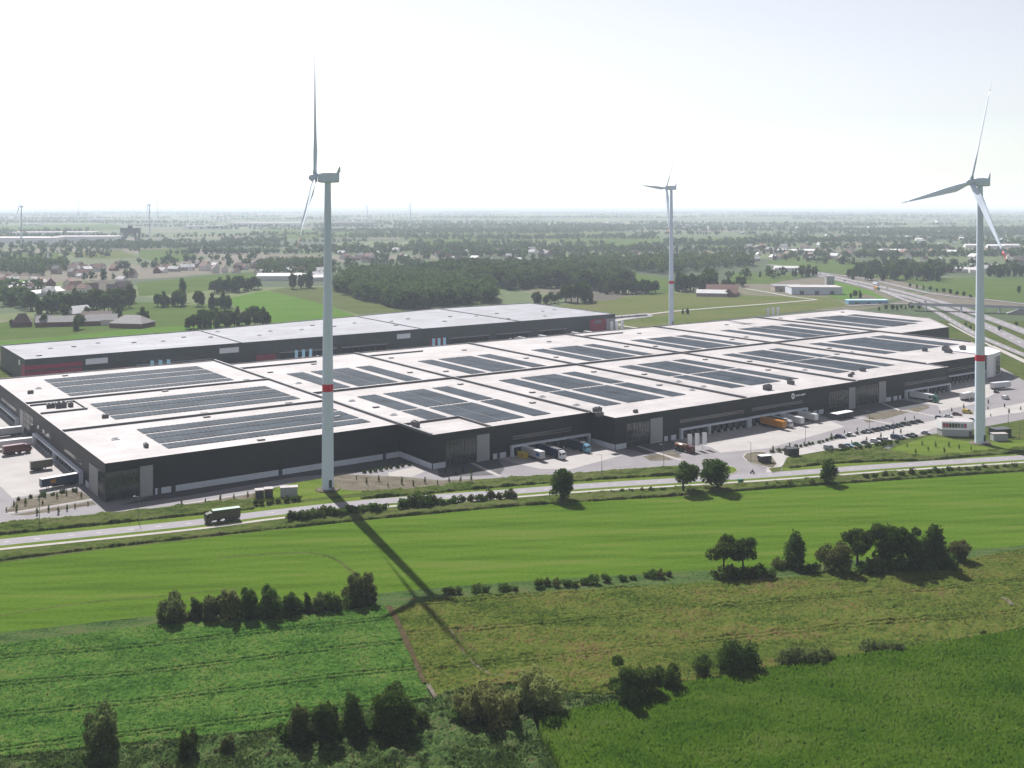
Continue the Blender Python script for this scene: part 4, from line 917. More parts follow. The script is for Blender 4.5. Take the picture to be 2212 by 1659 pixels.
lorry(W(-12.5, 62, 0.06), BROT, 'olive', 'olive', None, 'short dark olive trailer standing alone in the concrete yard', GL, 8.0, None, 'semi_trailer', 'trailer')
lorry(W(-16.5, 96.5, 0.06), BROT + R(6), 'dark red', 'dark red', 'dark red', 'dark red lorry near the white canopy', GL, 8.2)
lorry(W(-3, 108, 0.06), A_LEFT, 'white', 'white', None, 'white trailer parked behind the red lorry', GL, 13.6, None, 'semi_trailer', 'trailer')
lorry(W(-2, 136, 0.06), A_LEFT, 'silver', 'white', None, 'silver trailer with orange emblem under the far left canopy', GL, 13.6, (9, 11, 'orange'), 'semi_trailer', 'trailer')
# lorry on the road
p0, p1 = at(440, 1127.5), at(553, 1112.5); rd = (p1 - p0).normalized(); ra = math.atan2(rd.y, rd.x)
sd = Vector((rd.y, -rd.x, 0))
t = thing('lorry', 'dark lorry with pale green roof driving along the road', 'lorry', at(516, 1118.5) + sd * 1.2 + Vector((0, 0, 0.055)), ra + math.pi)
trailer_parts(t, 0, 9.0, 'olive', 'pale green', None, 4.0); cab_parts(t, 9.2, 'olive', 3.3)
# red tank lorry by the flags
t = thing('tank_lorry', 'dark red tank lorry parked by the three white banners', 'lorry', W(220.5, -56.5, 0.06), A_OUT + R(4))
tk = MB(); n = 14
for i, (x, r) in enumerate(((0, 0.7), (0.25, 1.05), (6.8, 1.05), (7.05, 0.7))):
    for k in range(n): a = 2 * math.pi * k / n; tk.v.append((x, r * 1.1 * math.cos(a), 2.2 + r * math.sin(a)))
for i in range(3):
    for k in range(n): tk.f.append([i * n + k, i * n + (k + 1) % n, (i + 1) * n + (k + 1) % n, (i + 1) * n + k]); tk.m.append(0)
tk.f += [list(range(n)), list(range(3 * n, 4 * n))]; tk.m += [0, 0]
tk.build('tank', 'p_brown', t, True); MB().box(0, 7, -1.0, 1.0, 0.75, 1.1).build('chassis', 'dock', t); MB().box(0.6, 6.4, -0.3, 0.3, 3.28, 3.36).build('walkway', 'p_cream', t)
cab_parts(t, 7.6, 'dark red', 3.0); add_wheels(t, [(q, s * 1.05) for q in (1.2, 2.5) for s in (-1, 1)], 0.5, 0.32)
# white vans and lorry by the end office
lorry(at(2142, 842), BROT + R(-12), 'white', 'white', None, 'white trailer parked beside the white end office', 'vehicles by the end office', 13.6, None, 'semi_trailer', 'trailer')
lorry(at(2078, 866), BROT + R(3), 'white', 'white', 'white', 'white lorry on the apron left of the third turbine tower', 'vehicles by the end office', 9.0)
car(at(2172, 862), BROT, 'white', 'van', 'white van on the asphalt right of the third turbine tower', 'vehicles by the end office')
car(at(2152, 848), BROT + 0.3, 'black', 'estate', 'black car beside the trailer at the end office', 'vehicles by the end office')

# parked cars: two rows in the car park
ROWG = 'cars parked in the car park'
def car_row(p, q, seq, where, rzo):
    a, b = at(*p), at(*q); n = len(seq); d = (b - a).normalized(); ang = math.atan2(d.y, d.x)
    ordn = ['first', 'second', 'third', 'fourth', 'fifth', 'sixth', 'seventh', 'eighth', 'ninth', 'tenth', 'eleventh', 'twelfth', 'thirteenth', 'fourteenth']
    for i, (f, c, k) in enumerate(seq):
        pos = a + (b - a) * f + Vector((0, 0, 0.06))
        car(pos, ang + R(rzo) + rnd.uniform(-0.05, 0.05), c, k, f'{c} {"van" if k == "van" else "car"}, {ordn[i]} in the {where}', ROWG)
car_row((1792, 972), (2000, 938), [(0.0, 'silver', 'van'), (0.14, 'grey', 'estate'), (0.185, 'light blue', 'hatch'), (0.27, 'green', 'hatch'), (0.36, 'grey', 'hatch'), (0.46, 'white', 'estate'), (0.52, 'black', 'estate'), (0.57, 'white', 'hatch'), (0.68, 'dark blue', 'van'), (0.73, 'silver', 'estate'), (0.82, 'grey', 'hatch'), (0.86, 'black', 'hatch'), (1.0, 'silver', 'hatch')], 'row beside the ditch, counted from the entrance', -58)
car_row((1815, 946), (1985, 913), [(0.0, 'dark blue', 'estate'), (0.12, 'white', 'hatch'), (0.30, 'silver', 'hatch'), (0.345, 'grey', 'estate'), (0.42, 'black', 'hatch'), (0.48, 'dark blue', 'hatch'), (0.54, 'grey', 'hatch'), (0.61, 'dark blue', 'estate'), (0.67, 'black', 'hatch'), (0.73, 'dark blue', 'hatch'), (0.82, 'black', 'estate'), (0.92, 'dark blue', 'hatch'), (1.0, 'black', 'hatch')], 'row along the hedge, counted from the entrance', -58)
car_row((2030, 905), (2090, 893), [(0.0, 'dark blue', 'estate'), (0.3, 'white', 'hatch'), (0.62, 'dark red', 'estate'), (1.0, 'yellow', 'van')], 'short row above the round pavilion', -58)
car_row((2085, 912), (2100, 910), [(0.0, 'grey', 'estate'), (1.0, 'dark blue', 'hatch')], 'pair just left of the third turbine tower', -58)
car(at(1648, 991), R(20), 'dark blue', 'estate', 'dark blue car on the traffic island, partly hidden by a shed', ROWG)
# cars behind, between the two warehouses
GB = 'white vehicles lined up between the warehouses'
place_labels([car(W(152 + i * 5.4, 246 + rnd.uniform(-0.5, 0.5), 0.05), BROT + R(70), 'white', 'van', 'white van in the row of white vans by the light blue banners', GB) for i in range(10)])
place_labels([car(W(206 + i * 4.6, 252, 0.05), BROT + R(70), 'white' if i % 3 else 'silver', 'hatch', 'small pale car in the row behind the nearest turbine tower', 'pale cars behind the turbine tower') for i in range(11)])
place_labels([car(W(290 + i * 3.6, 244, 0.05), BROT + R(95), rnd.choice(('white', 'silver', 'grey')), 'estate', 'pale car in the short row left of the orange vehicles', 'pale cars at the middle of the rear lane') for i in range(8)])
for i, c in enumerate(('orange', 'dark red', 'brown')): car(W(322 + i * 4.5, 246, 0.05), BROT + R(95), c, 'estate', f'{c} car at the end of the rear lane row', GB)
for i, (u_, l_) in enumerate(((392, 'nearest the turbine side'), (424, 'beside the dock doors'), (437, 'near the red panel'))):
    lorry(W(u_, 262, 0.05), BROT + math.pi / 2 * 0.98, 'white' if i != 1 else 'cream', 'white', None, f'white trailer at the grey warehouse docks, {l_}', 'trailers at the grey warehouse', 11, None, 'semi_trailer', 'trailer')
lorry(W(372, 262, 0.05), BROT + 1.5, 'white', 'white', 'red', 'white trailer with red cab at the grey warehouse docks', 'trailers at the grey warehouse', 11)
for i in range(16): car(at(1318 + i * 5.2, 689.5 - i * 0.45) + Vector((0, 0, 0.3)), R(60), rnd.choice(('white', 'white', 'silver', 'light blue', 'grey')), 'estate', 'car in the small car park beyond the grey warehouse corner', 'cars beyond the grey warehouse corner')
sheet('car_park', [(1312, 684), (1400, 677), (1412, 684), (1345, 693), (1314, 694)], 'asphalt', 0.40)
place_labels([car(W(-40 + i * 9, 268 + i, 0.05), BROT, 'white', 'van', 'white van by the left end of the grey warehouse', 'white vans at the left edge') for i in range(5)])
# motorway traffic
def on_path(pts, f, off=0.0):
    P = smooth_path([at(*p) for p in pts], 10); i = int(f * (len(P) - 2)); d = (P[i + 1] - P[i]).normalized()
    return P[i] + Vector((d.y, -d.x, 0)) * off + Vector((0, 0, 0.62)), math.atan2(d.y, d.x)
for f, pth, off, c, cb, lb in ((0.40, HW2, -2, 'white', 'white', 'white lorry on the upper motorway lane before the flyover'), (0.37, HW3, 2, 'orange', 'green', 'orange and green lorry on the lower motorway lane'), (0.16, HW2, -2, 'dark red', 'dark blue', 'dark red lorry far along the motorway')):
    p, a = on_path(pth, f, off); lorry(p, a, c, c, cb, lb, 'motorway lorries')
for k, (f, pth, off, c) in enumerate(((0.1, HW2, 2, 'white'), (0.22, HW2, 2, 'grey'), (0.25, HW3, -2, 'black'), (0.31, HW3, 2, 'white'), (0.52, HW3, 2, 'grey'), (0.46, HW2, 2, 'silver'))):
    p, a = on_path(pth, f, off); car(p, a, c, 'estate', f'{c} car on the motorway, {("far end", "above the bright field", "below the red lorry", "near the slip road", "by the flyover", "behind the white lorry")[k]}', 'motorway cars')
# motorcyclist-sized tractor on the road at the junction
t = thing('motorcycle', 'dark motorcycle with rider crossing the junction', 'motorcycle', at(1625, 1023) + Vector((0, 0, 0.055)), R(25))
MB().box(-0.7, 0.6, -0.16, 0.16, 0.45, 0.85).box(0.35, 0.6, -0.35, 0.35, 0.95, 1.02).build('body', 'p_black', t); add_wheels(t, [(-0.75, 0), (0.75, 0)], 0.33, 0.16)
rid = MB(); rid.tube((-0.2, 0, 0.8), (0.0, 0, 1.35), 0.2, 0.24, 8); rid.tube((0, 0, 1.35), (0.06, 0, 1.5), 0.1, 0.09, 8); rid.lathe([(0.04, 1.42), (0.14, 1.48), (0.16, 1.6), (0.12, 1.72), (0.03, 1.76)], 10, (0.08, 0))
for s in (-1, 1): rid.tube((0, s * 0.22, 1.3), (0.25, s * 0.32, 1.08), 0.07, 0.06); rid.tube((0.25, s * 0.32, 1.08), (0.5, s * 0.3, 1.0), 0.06, 0.045); rid.tube((-0.2, s * 0.12, 0.82), (0.2, s * 0.24, 0.8), 0.11, 0.09); rid.tube((0.2, s * 0.24, 0.8), (0.05, s * 0.24, 0.4), 0.09, 0.06)
pr = rid.build('person', 'p_black', None, True, t.location.copy(), R(25)); tag(pr, 'rider in dark clothing and helmet sitting on the motorcycle', 'person')

# ------------------------------------------------------------------ small structures and furniture
def kiosk(loc, rz, sx, sy, h, wallm, roofm, label, door=True, name='substation_kiosk', cat='kiosk'):
    t = thing(name, label, cat, loc, rz)
    MB().box(-sx, sx, -sy, sy, 0.02, h).build('wall', wallm, t); MB().box(-sx - 0.15, sx + 0.15, -sy - 0.15, sy + 0.15, h, h + 0.22).build('roof', roofm, t)
    if door:
        for k in (-0.5, 0.5): MB().box(sx * k - 0.7, sx * k + 0.7, -sy - 0.06, -sy - 0.003, 0.1, h * 0.8).build('door', 'dock', t)
    return t
ROT2 = R(18)
kiosk(at(560, 1076), ROT2, 1.4, 1.5, 3.0, 'p_brown', 'roof', 'small dark kiosk with white roof, left one of a pair')
kiosk(at(580, 1073), ROT2, 1.4, 1.5, 3.0, 'p_brown', 'roof', 'small dark kiosk with white roof, right one of a pair')
kiosk(at(624, 1071), R(12), 3.0, 1.5, 3.2, 'greypanel', 'roof', 'pale grey substation box beside the nearest turbine', False)
kiosk(at(2158, 951), R(5), 3.3, 1.5, 3.0, 'greypanel', 'roof', 'pale grey substation box right of the third turbine', False)
kiosk(at(2160, 941), R(14), 4.0, 2.6, 3.2, 'p_black', 'p_black', 'long black shed behind the pale substation box', False, 'shed', 'shed')
kiosk(at(1710, 983), R(20), 2.6, 1.6, 2.8, 'p_black', 'p_black', 'dark shed by the car park entrance', True, 'shed', 'shed')
kiosk(at(1652, 999), R(20), 2.4, 1.2, 2.8, 'p_black', 'white', 'small black guard hut with white roof on the traffic island', True, 'guard_hut', 'hut')
t = thing('utility_box', 'small green utility box beside the road junction', 'box', at(1600, 1045), R(20)); MB().box(-0.9, 0.9, -0.5, 0.5, 0.02, 1.7).build('cabinet', 'p_green', t); MB().box(-1, 1, -0.6, 0.6, 1.7, 1.8).build('roof', 'p_green', t)
# round pavilion
t = thing('pavilion', 'white curved two storey pavilion with dark red upper windows', 'pavilion', at(2056, 938), R(-8))
def stadium(hx, hy, n=10):
    P = []
    for k in range(n + 1): a = -math.pi / 2 + math.pi * k / n; P.append((hx + hy * 0.9 * math.cos(a), hy * math.sin(a)))
    P += [(-hx, hy), (-hx - hy * 0.3, 0), (-hx, -hy)]; return P
base = stadium(5.2, 4.2)
MB().prism(base, 0.02, 2.9).build('ground_floor', 'greypanel', t); MB().prism([(x * 1.04, y * 1.06) for x, y in base], 2.9, 6.6, 0, 1).build('upper_floor', ['white', 'roof'], t)
for i in range(8): MB().box(-5.0 + i * 1.3, -3.85 + i * 1.3, -4.54, -4.455, 3.9, 5.9).build('window', 'red' if i in (0, 1, 7) else 'winglass', t)
MB().box(6.6, 7.6, -4.3, -4.21, 0.1, 2.3).build('door', 'dock', t)
# bicycle shelter
t = thing('bicycle_shelter', 'flat white bicycle shelter in the courtyard before the glass offices', 'shelter', at(1818, 903), BROT + R(2))
MB().box(-6.5, 6.5, -2.2, 2.2, 2.7, 2.95).build('roof', 'white', t)
pm = MB().box(-0.08, 0.08, -0.08, 0.08, 0.03, 2.7).mesh('post', ['steel'])
for x in (-6, -2, 2, 6):
    for y in (-1.9, 1.9): link('post', pm, t, (x, y, 0))
rk = MB(); [rk.tube((-5.5 + i, -1, 0.05), (-5.5 + i, -1, 0.8), 0.03, 0.03, 5) for i in range(12)]; [rk.tube((-5.5 + i, -1, 0.8), (-5.5 + i, 0.6, 0.8), 0.03, 0.03, 5) for i in range(12)]; rk.build('bicycle_rack', 'steel', t)
# banners
def banner(loc, h, w_, m, label, group, rz=0.0):
    t = thing('flag', label, 'flag', loc, rz, group); MB().lathe([(0.09, 0), (0.05, h + 0.4)], 8).build('pole', 'steel', t)
    mb = MB(); n = 6
    for k in range(n):
        y0, y1 = 0.10 * math.sin(k * 1.1), 0.10 * math.sin((k + 1) * 1.1); x0, x1 = 0.06 + w_ * k / n, 0.06 + w_ * (k + 1) / n
        mb.add([(x0, y0, h * 0.25), (x1, y1, h * 0.25), (x1, y1, h), (x0, y0, h), (x0, y0 + 0.02, h * 0.25), (x1, y1 + 0.02, h * 0.25), (x1, y1 + 0.02, h), (x0, y0 + 0.02, h)], [(0, 1, 2, 3), (5, 4, 7, 6), (3, 2, 6, 7), (1, 0, 4, 5)])
    mb.build('banner', m, t)
M['lightblue'] = mat('pale blue banner', (0.8, 1.35, 1.6), 0.7, 0.05, 1)
def banners(spots, h, w_, m, where):
    for i, (x, y) in enumerate(spots):
        cl = 'white' if m == 'white' else 'light blue'
        banner(at(x, y) if y > 700 else at(x, y), h, w_, m, f'{cl} banner, {("left", "middle", "right")[i]} one of three {where}', f'{cl} banners {where}')
banners([(1485, 974), (1501, 972), (1517, 970)], 7.2, 1.9, 'white', 'beside the red tank lorry')
def banners_w(uvs, h, w_, m, where):
    for i, (a, b) in enumerate(uvs):
        cl = 'white' if m == 'white' else 'light blue'
        banner(W(a, b, 0.04), h, w_, m, f'{cl} banner, {("left", "middle", "right")[i]} one of three {where}', f'{cl} banners {where}')
banners_w([(96, 272), (101, 272), (106, 272)], 9.0, 2.2, 'lightblue', 'left before the grey warehouse')
banners_w([(186, 262), (191, 262), (196, 262)], 9.6, 2.0, 'lightblue', 'behind the row of white vans')
banners_w([(181, 240), (186, 240), (191, 240)], 8.4, 1.8, 'white', 'among the white vans')
banners_w([(290, 262), (294.5, 262), (299, 262)], 9.6, 2.0, 'lightblue', 'under the grey warehouse sign board')
banners_w([(348, 250), (353, 250), (358, 250)], 7.0, 1.8, 'white', 'above the grass by the rear lane')
banners_w([(412, 212), (417, 212), (422, 212)], 18.5, 2.2, 'white', 'at the rear roof edge by the middle turbine')
banners_w([(583, 214), (589, 214), (595, 214)], 19, 2.2, 'white', 'behind the far roof edge')
# street lamps
lamp = thing('street_lamp', 'slim grey street lamp at the car park junction', 'street lamp', at(1622, 1000), R(200), 'street lamps on the site')
MB().lathe([(0.12, 0), (0.07, 8.5)], 8).build('pole', 'steel', lamp); MB().tube((0, 0, 8.4), (1.3, 0, 8.7), 0.05, 0.04).build('arm', 'steel', lamp); MB().box(1.0, 1.8, -0.15, 0.15, 8.6, 8.75).build('lamp_head', 'greypanel', lamp)
for x, y, lb in ((1434, 1006, 'by the asphalt lane above the roadside trees'), (1878, 928, 'in the hedge of the car park'), (1930, 950, 'among the cars beside the ditch'), (2178, 920, 'right of the third turbine'), (1740, 964, 'near the car park entrance'), (300, 1128, 'below the dark corner office'), (1300, 1030, 'beside the ditch left of the roadside trees'), (2203, 950, 'at the right edge by the substation'), (85, 1133, 'by the left planting bed')):
    dup(lamp, at(x, y), R(200), f'slim grey street lamp {lb}')

# ------------------------------------------------------------------ trees and shrubs
def leaf_cloud(lobes, n, size, rs, elong=1.0, inner=0.55, up=0.0):
    """small leaf-clump faces through the volume of several uneven lobes"""
    L = np.array(lobes, float); vol = (L[:, 3] * L[:, 4] * L[:, 5]) ** 0.75; k = rs.choice(len(L), n, p=vol / vol.sum())
    d = rs.normal(size=(n, 3)); d /= np.linalg.norm(d, axis=1)[:, None]
    d[:, 2] = np.where(d[:, 2] < -0.82, -d[:, 2], d[:, 2])
    r = inner + (1 - inner) * rs.rand(n) ** 0.6
    r *= 0.76 + 0.5 * vnoise(d[:, 0] * 2.3 + k * 7.1 + 50, d[:, 1] * 2.3 + d[:, 2] * 1.7 + 50)
    c = L[k, :3] + d * L[k, 3:6] * r[:, None]
    nrm = d * 0.9 + rs.normal(size=(n, 3)) * 0.75; nrm /= np.linalg.norm(nrm, axis=1)[:, None]
    t = rs.normal(size=(n, 3)); t[:, 2] += up; t -= nrm * (t * nrm).sum(1)[:, None]; t /= np.linalg.norm(t, axis=1)[:, None] + 1e-9
    b = np.cross(nrm, t); s = size * (0.55 + 0.9 * rs.rand(n))[:, None]
    t = t * s * elong; b = b * s * 0.62
    V = np.stack([c - t, c + b * 0.9, c + t, c - b * 0.9], 1).reshape(-1, 3)
    V[:, 2] = np.maximum(V[:, 2], 0.02)
    return V, np.arange(4 * n).reshape(n, 4)
def make_lobes(kind, h, w, rs):
    r = w / 2; L = []
    if kind == 'round':
        cb = 0.13 * h; L.append((0, 0, cb + (h - cb) * 0.5, r * 0.72, r * 0.72, (h - cb) * 0.5))
        for i in range(15):
            a = rs.rand() * 6.28; q = r * (0.3 + 0.45 * rs.rand()); z = cb + (h - cb) * (0.15 + 0.72 * rs.rand()); s = r * (0.2 + 0.22 * rs.rand()); L.append((q * math.cos(a), q * math.sin(a), z, s, s, s * 0.85))
    elif kind == 'open':                                   # separated clumps on visible limbs
        cb = 0.2 * h
        for i in range(11):
            a = rs.rand() * 6.28; q = r * (0.15 + 0.55 * rs.rand()); z = cb + (h - cb) * (0.12 + 0.74 * rs.rand()); s = r * (0.28 + 0.16 * rs.rand()); L.append((q * math.cos(a), q * math.sin(a), z, s, s, s * 0.9))
    elif kind == 'stem':
        cb = 0.33 * h; L.append((0, 0, cb + (h - cb) * 0.5, r * 0.6, r * 0.6, (h - cb) * 0.42))
        for i in range(10):
            a = rs.rand() * 6.28; q = r * (0.35 + 0.35 * rs.rand()); z = cb + (h - cb) * (0.15 + 0.7 * rs.rand()); s = r * (0.3 + 0.18 * rs.rand()); L.append((q * math.cos(a), q * math.sin(a), z, s, s, s * 0.85))
    elif kind == 'tall':
        cb = 0.04 * h
        for i in range(9):
            f = i / 8; z = cb + (h - cb) * (0.1 + 0.8 * f); a = rs.rand() * 6.28; q = r * 0.3 * rs.rand(); s = r * (0.62 + 0.35 * math.sin(math.pi * min(1, f + 0.15))) * (0.75 + 0.3 * rs.rand()); L.append((q * math.cos(a), q * math.sin(a), z, s, s, max(s, h * 0.11)))
    elif kind == 'bush':
        L.append((0, 0, h * 0.40, r * 0.68, r * 0.68, h * 0.44))
        for i in range(15):
            a = rs.rand() * 6.28; q = r * (0.3 + 0.45 * rs.rand()); z = h * (0.16 + 0.68 * rs.rand()); s = r * (0.2 + 0.24 * rs.rand()); L.append((q * math.cos(a), q * math.sin(a), z, s, s, min(s * 1.1, h * 0.32)))
    elif kind == 'low':
        for i in range(12):
            f = (i + 0.5) / 12 * 2 - 1; s = h * (0.34 + 0.2 * rs.rand()); L.append((f * r * 0.9, rs.normal() * r * 0.16, h * 0.38 * (0.8 + 0.4 * rs.rand()), s * 1.1, s * 1.1, h * (0.4 + 0.15 * rs.rand())))
    return L
def tree_meshes(h, w, kind, n, leaf, m, seed, elong=1.0, up=0.0, inner=0.5):
    rs = np.random.RandomState(seed); lobes = make_lobes(kind, h, w, rs)
    V, Q = leaf_cloud(lobes, n, leaf, rs, elong, inner, up)
    crown = np_mesh('crown', V, Q, [m])
    tr = MB(); r0 = max(0.07, 0.022 * h + 0.02 * w); top = 0.62 * h
    pts = [Vector((0, 0, -0.1))]
    for i in range(1, 5): pts.append(Vector((rs.normal() * 0.02 * h * i / 4, rs.normal() * 0.02 * h * i / 4, top * i / 4)))
    for i in range(4): tr.tube(pts[i], pts[i + 1], r0 * (1 - i * 0.2), r0 * (1 - (i + 1) * 0.2), 7)
    for l in lobes[1:8]:
        tr.tube(pts[2 if l[2] < top else 3], Vector((l[0], l[1], l[2])) * 0.92, r0 * 0.4, r0 * 0.1, 5)
    return crown, tr.mesh('trunk', ['bark'], True)
NAMES = {'leaf_light': 'willow_tree'}
def tree(loc, crown, trunk, label, cat='tree', group=None, name='tree', rz=0.0, sc=1.0):
    t = thing(name, label, cat, loc, rz, group); t.scale = sc if hasattr(sc, '__len__') else (sc,) * 3
    link('crown', crown, t); link('trunk', trunk, t); return t
def ph(x, yb, yt, wpx):
    """real height and width of something seen between yb and yt, wpx wide"""
    Y = at(x, yb).y; return CAM_H - (CAM_H * (yt - HORIZON) / (yb - HORIZON)), wpx * Y / FPX
NEAR = [ # x, base y, top y, width, kind, leaf, label
 (218, 1632, 1528, 86, 'bush', 'leaf_grey', 'big rounded grey green willow bush at the bottom left of the beet field'),
 (405, 1638, 1571, 50, 'bush', 'leaf_dark', 'small dark pointed bush right of the big rounded willow'),
 (493, 1630, 1578, 36, 'bush', 'leaf_brown', 'small brownish bush between the pointed bush and the tree clump'),
 (613, 1600, 1556, 36, 'bush', 'leaf_dark', 'low dark bush at the left foot of the bottom tree clump'),
 (647, 1612, 1515, 50, 'tall', 'leaf_brown', 'brownish upright tree, leftmost of the bottom clump'),
 (703, 1612, 1508, 66, 'round', 'leaf_dark', 'dark full crowned tree in the middle of the bottom clump'),
 (762, 1592, 1498, 54, 'tall', 'leaf_dark', 'dark slender tree between the full crowned tree and the dense round one'),
 (852, 1590, 1478, 94, 'round', 'leaf_dark', 'dense dark round tree at the corner of the beet field'),
 (910, 1572, 1526, 40, 'bush', 'leaf_mid', 'low bush hugging the right side of the dense round tree'),
 (1010, 1556, 1480, 80, 'bush', 'leaf_light', 'pale feathery willow, left half of the pale pair'),
 (1072, 1562, 1472, 104, 'bush', 'leaf_light', 'broad pale feathery willow with a dark shaded foot'),
 (1157, 1538, 1440, 108, 'bush', 'leaf_light', 'pale dome shaped willow nearest the corner of the maize'),
 (1352, 1522, 1410, 84, 'open', 'leaf_mid', 'tall dark tree at the upper maize corner'),
 (1395, 1512, 1432, 70, 'bush', 'leaf_dark', 'dark bushy tree beside the tall tree at the maize corner'),
 (1440, 1496, 1436, 60, 'bush', 'leaf_dark', 'dark low tree ending the group at the maize corner'),
 (1516, 1464, 1412, 46, 'bush', 'leaf_mid', 'small bush left of the dark double tree on the maize edge'),
 (1580, 1460, 1383, 66, 'tall', 'leaf_dark', 'dark upright tree on the maize edge, taller of two'),
 (1618, 1456, 1390, 44, 'tall', 'leaf_dark', 'dark narrow tree on the maize edge, right one of two'),
 (1742, 1440, 1394, 104, 'low', 'leaf_grey', 'wide low grey bush on the maize edge'),
 (1795, 1432, 1405, 36, 'bush', 'leaf_grey', 'small grey bush at the end of the wide low one'),
 (1908, 1414, 1380, 76, 'low', 'leaf_grey', 'low grey green bush farther along the maize edge'),
 (2130, 1382, 1365, 24, 'bush', 'leaf_dark', 'tiny dark shrub at the right end of the maize edge'),
 (371, 1342, 1281, 70, 'bush', 'leaf_grey', 'rounded bush at the left end of the hedge over the beet field'),
 (424, 1334, 1283, 26, 'bush', 'leaf_grey', 'thin upright shrub in the hedge, next to the rounded bush'),
 (455, 1340, 1273, 46, 'bush', 'leaf_grey', 'tall greyish shrub in the hedge over the beet field'),
 (497, 1338, 1257, 48, 'bush', 'leaf_light', 'pale tipped tree in the hedge over the beet field'),
 (538, 1337, 1252, 42, 'bush', 'leaf_mid', 'tallest slim tree in the hedge over the beet field'),
 (585, 1335, 1258, 60, 'bush', 'leaf_mid', 'broad dark tree right of the tallest slim hedge tree'),
 (626, 1328, 1272, 46, 'bush', 'leaf_dark', 'sloping dark bush right of the broad hedge tree'),
 (663, 1322, 1276, 17, 'tall', 'leaf_mid', 'very thin sapling standing in the hedge'),
 (686, 1322, 1280, 36, 'bush', 'leaf_grey', 'round grey shrub right of the thin sapling'),
 (722, 1320, 1278, 40, 'bush', 'leaf_mid', 'bush left of the broad tree at the shadow'),
 (772, 1304, 1234, 66, 'bush', 'leaf_grey', 'broad pale topped tree where the turbine shadow crosses the hedge'),
 (800, 1306, 1262, 36, 'bush', 'leaf_brown', 'small brown bush at the right foot of the pale topped tree'),
 (1564, 1236, 1157, 64, 'stem', 'leaf_dark', 'round crowned tree with bare stem, left one of the pair'),
 (1605, 1233, 1152, 54, 'stem', 'leaf_mid', 'loose crowned tree with bare stem, right one of the pair'),
 (1718, 1226, 1145, 47, 'tall', 'leaf_mid', 'single upright tree between the pair and the big clump'),
 (1802, 1232, 1172, 80, 'bush', 'leaf_brown', 'brownish spreading bush at the left of the big clump'),
 (1852, 1222, 1128, 68, 'stem', 'leaf_mid', 'high crowned tree rising behind the brownish bush'),
 (1925, 1230, 1124, 76, 'round', 'leaf_dark', 'largest dark tree in the middle of the big clump'),
 (1980, 1230, 1130, 56, 'open', 'leaf_mid', 'loose dark tree right of the largest tree'),
 (2018, 1226, 1128, 56, 'tall', 'leaf_dark', 'tall dark tree ending the big clump'),
 (2072, 1212, 1164, 48, 'bush', 'leaf_brown', 'low brown green bush at the right foot of the big clump'),
 (1213, 1081, 1005, 62, 'round', 'leaf_dark', 'round roadside tree standing alone below the dock lorries'),
 (1476, 1063, 994, 74, 'open', 'leaf_dark', 'broad roadside tree below the tank lorry'),
 (1549, 1058, 984, 66, 'round', 'leaf_dark', 'tall roadside tree at the yard junction'),
 (1790, 1044, 991, 43, 'bush', 'leaf_dark', 'dense dark roadside tree right of the junction'),
]
for i, (x, yb, yt, wp_, kind, lf, lab) in enumerate(NEAR):
    h, w = ph(x, yb, yt, wp_); w *= 1.1; h *= 0.91; area = h * w
    leaf = 0.27 if yb > 1300 else 0.34
    n = int(min(9000, max(600, 40 * area * (0.34 / leaf) ** 2)))
    pale = lf in ('leaf_light', 'leaf_grey')
    c, tk = tree_meshes(h, w, kind, n, leaf * (0.9 if pale else 1), lf, 100 + i, 1.9 if pale else 1.15, 1.2 if pale else 0.2, 0.5)
    isb = kind in ('bush', 'low') and h < 8
    tree(at(x, yb), c, tk, lab, 'bush' if isb else 'tree', None, 'bush' if isb else 'tree')
# shrubs: shared variants
SHR = []
for i in range(6): SHR.append(tree_meshes(2.4 + 0.5 * (i % 3), 4.2 + (i % 2), 'bush', 420, 0.36, ('leaf_dark', 'leaf_mid', 'leaf_brown')[i % 3], 300 + i))
def shrubs(pts, lab, group, s0=0.7, s1=1.2, cat='shrub'):
    ts = []
    for x, y, s in pts:
        k = rnd.randrange(6); c, tk = SHR[k]
        ts.append(tree(at(x, y), c, tk, lab, cat, group, 'shrub', rnd.random() * 6.28, (s * rnd.uniform(0.9, 1.15), s * rnd.uniform(0.9, 1.15), s * rnd.uniform(0.85, 1.1))))
    place_labels(ts, 10)
def along(p, q, n, s0, s1, jy=2): return [(p[0] + (q[0] - p[0]) * (i + 0.5) / n + rnd.uniform(-3, 3), p[1] + (q[1] - p[1]) * (i + 0.5) / n + rnd.uniform(-jy, jy), rnd.uniform(s0, s1)) for i in range(n)]
shrubs(along((620, 1126), (680, 1124), 4, 0.9, 1.25), 'dense dark shrub left of the turbine shadow on the roadside', 'roadside shrubs left of the shadow')
shrubs(along((688, 1120), (758, 1112), 6, 0.8, 1.15), 'dense dark shrub just left of where the turbine shadow meets the meadow', 'roadside shrubs at the shadow')
shrubs(along((768, 1111), (835, 1104), 5, 0.9, 1.35), 'dense dark shrub right of where the turbine shadow crosses the road', 'roadside shrubs right of the shadow')
shrubs(along((866, 1100), (960, 1091), 8, 0.9, 1.4), 'dark shrub in the thick roadside hedge left of the lone round tree', 'roadside hedge shrubs')
shrubs(along((965, 1089), (1115, 1078), 10, 0.7, 1.15), 'low shrub in the thin roadside hedge next to the lone round tree', 'thin roadside hedge shrubs')
shrubs(along((1265, 1068), (1440, 1058), 8, 0.35, 0.6), 'small shrub on the verge between the roadside trees', 'small verge shrubs')
shrubs(along((1860, 1036), (2200, 1010), 17, 0.5, 0.95), 'shrub on the verge at the right end of the road', 'verge shrubs at right', )
shrubs(along((1620, 1052), (1770, 1046), 6, 0.35, 0.6), 'small shrub beside the cycle path before the dense tree', 'small shrubs by the cycle path')
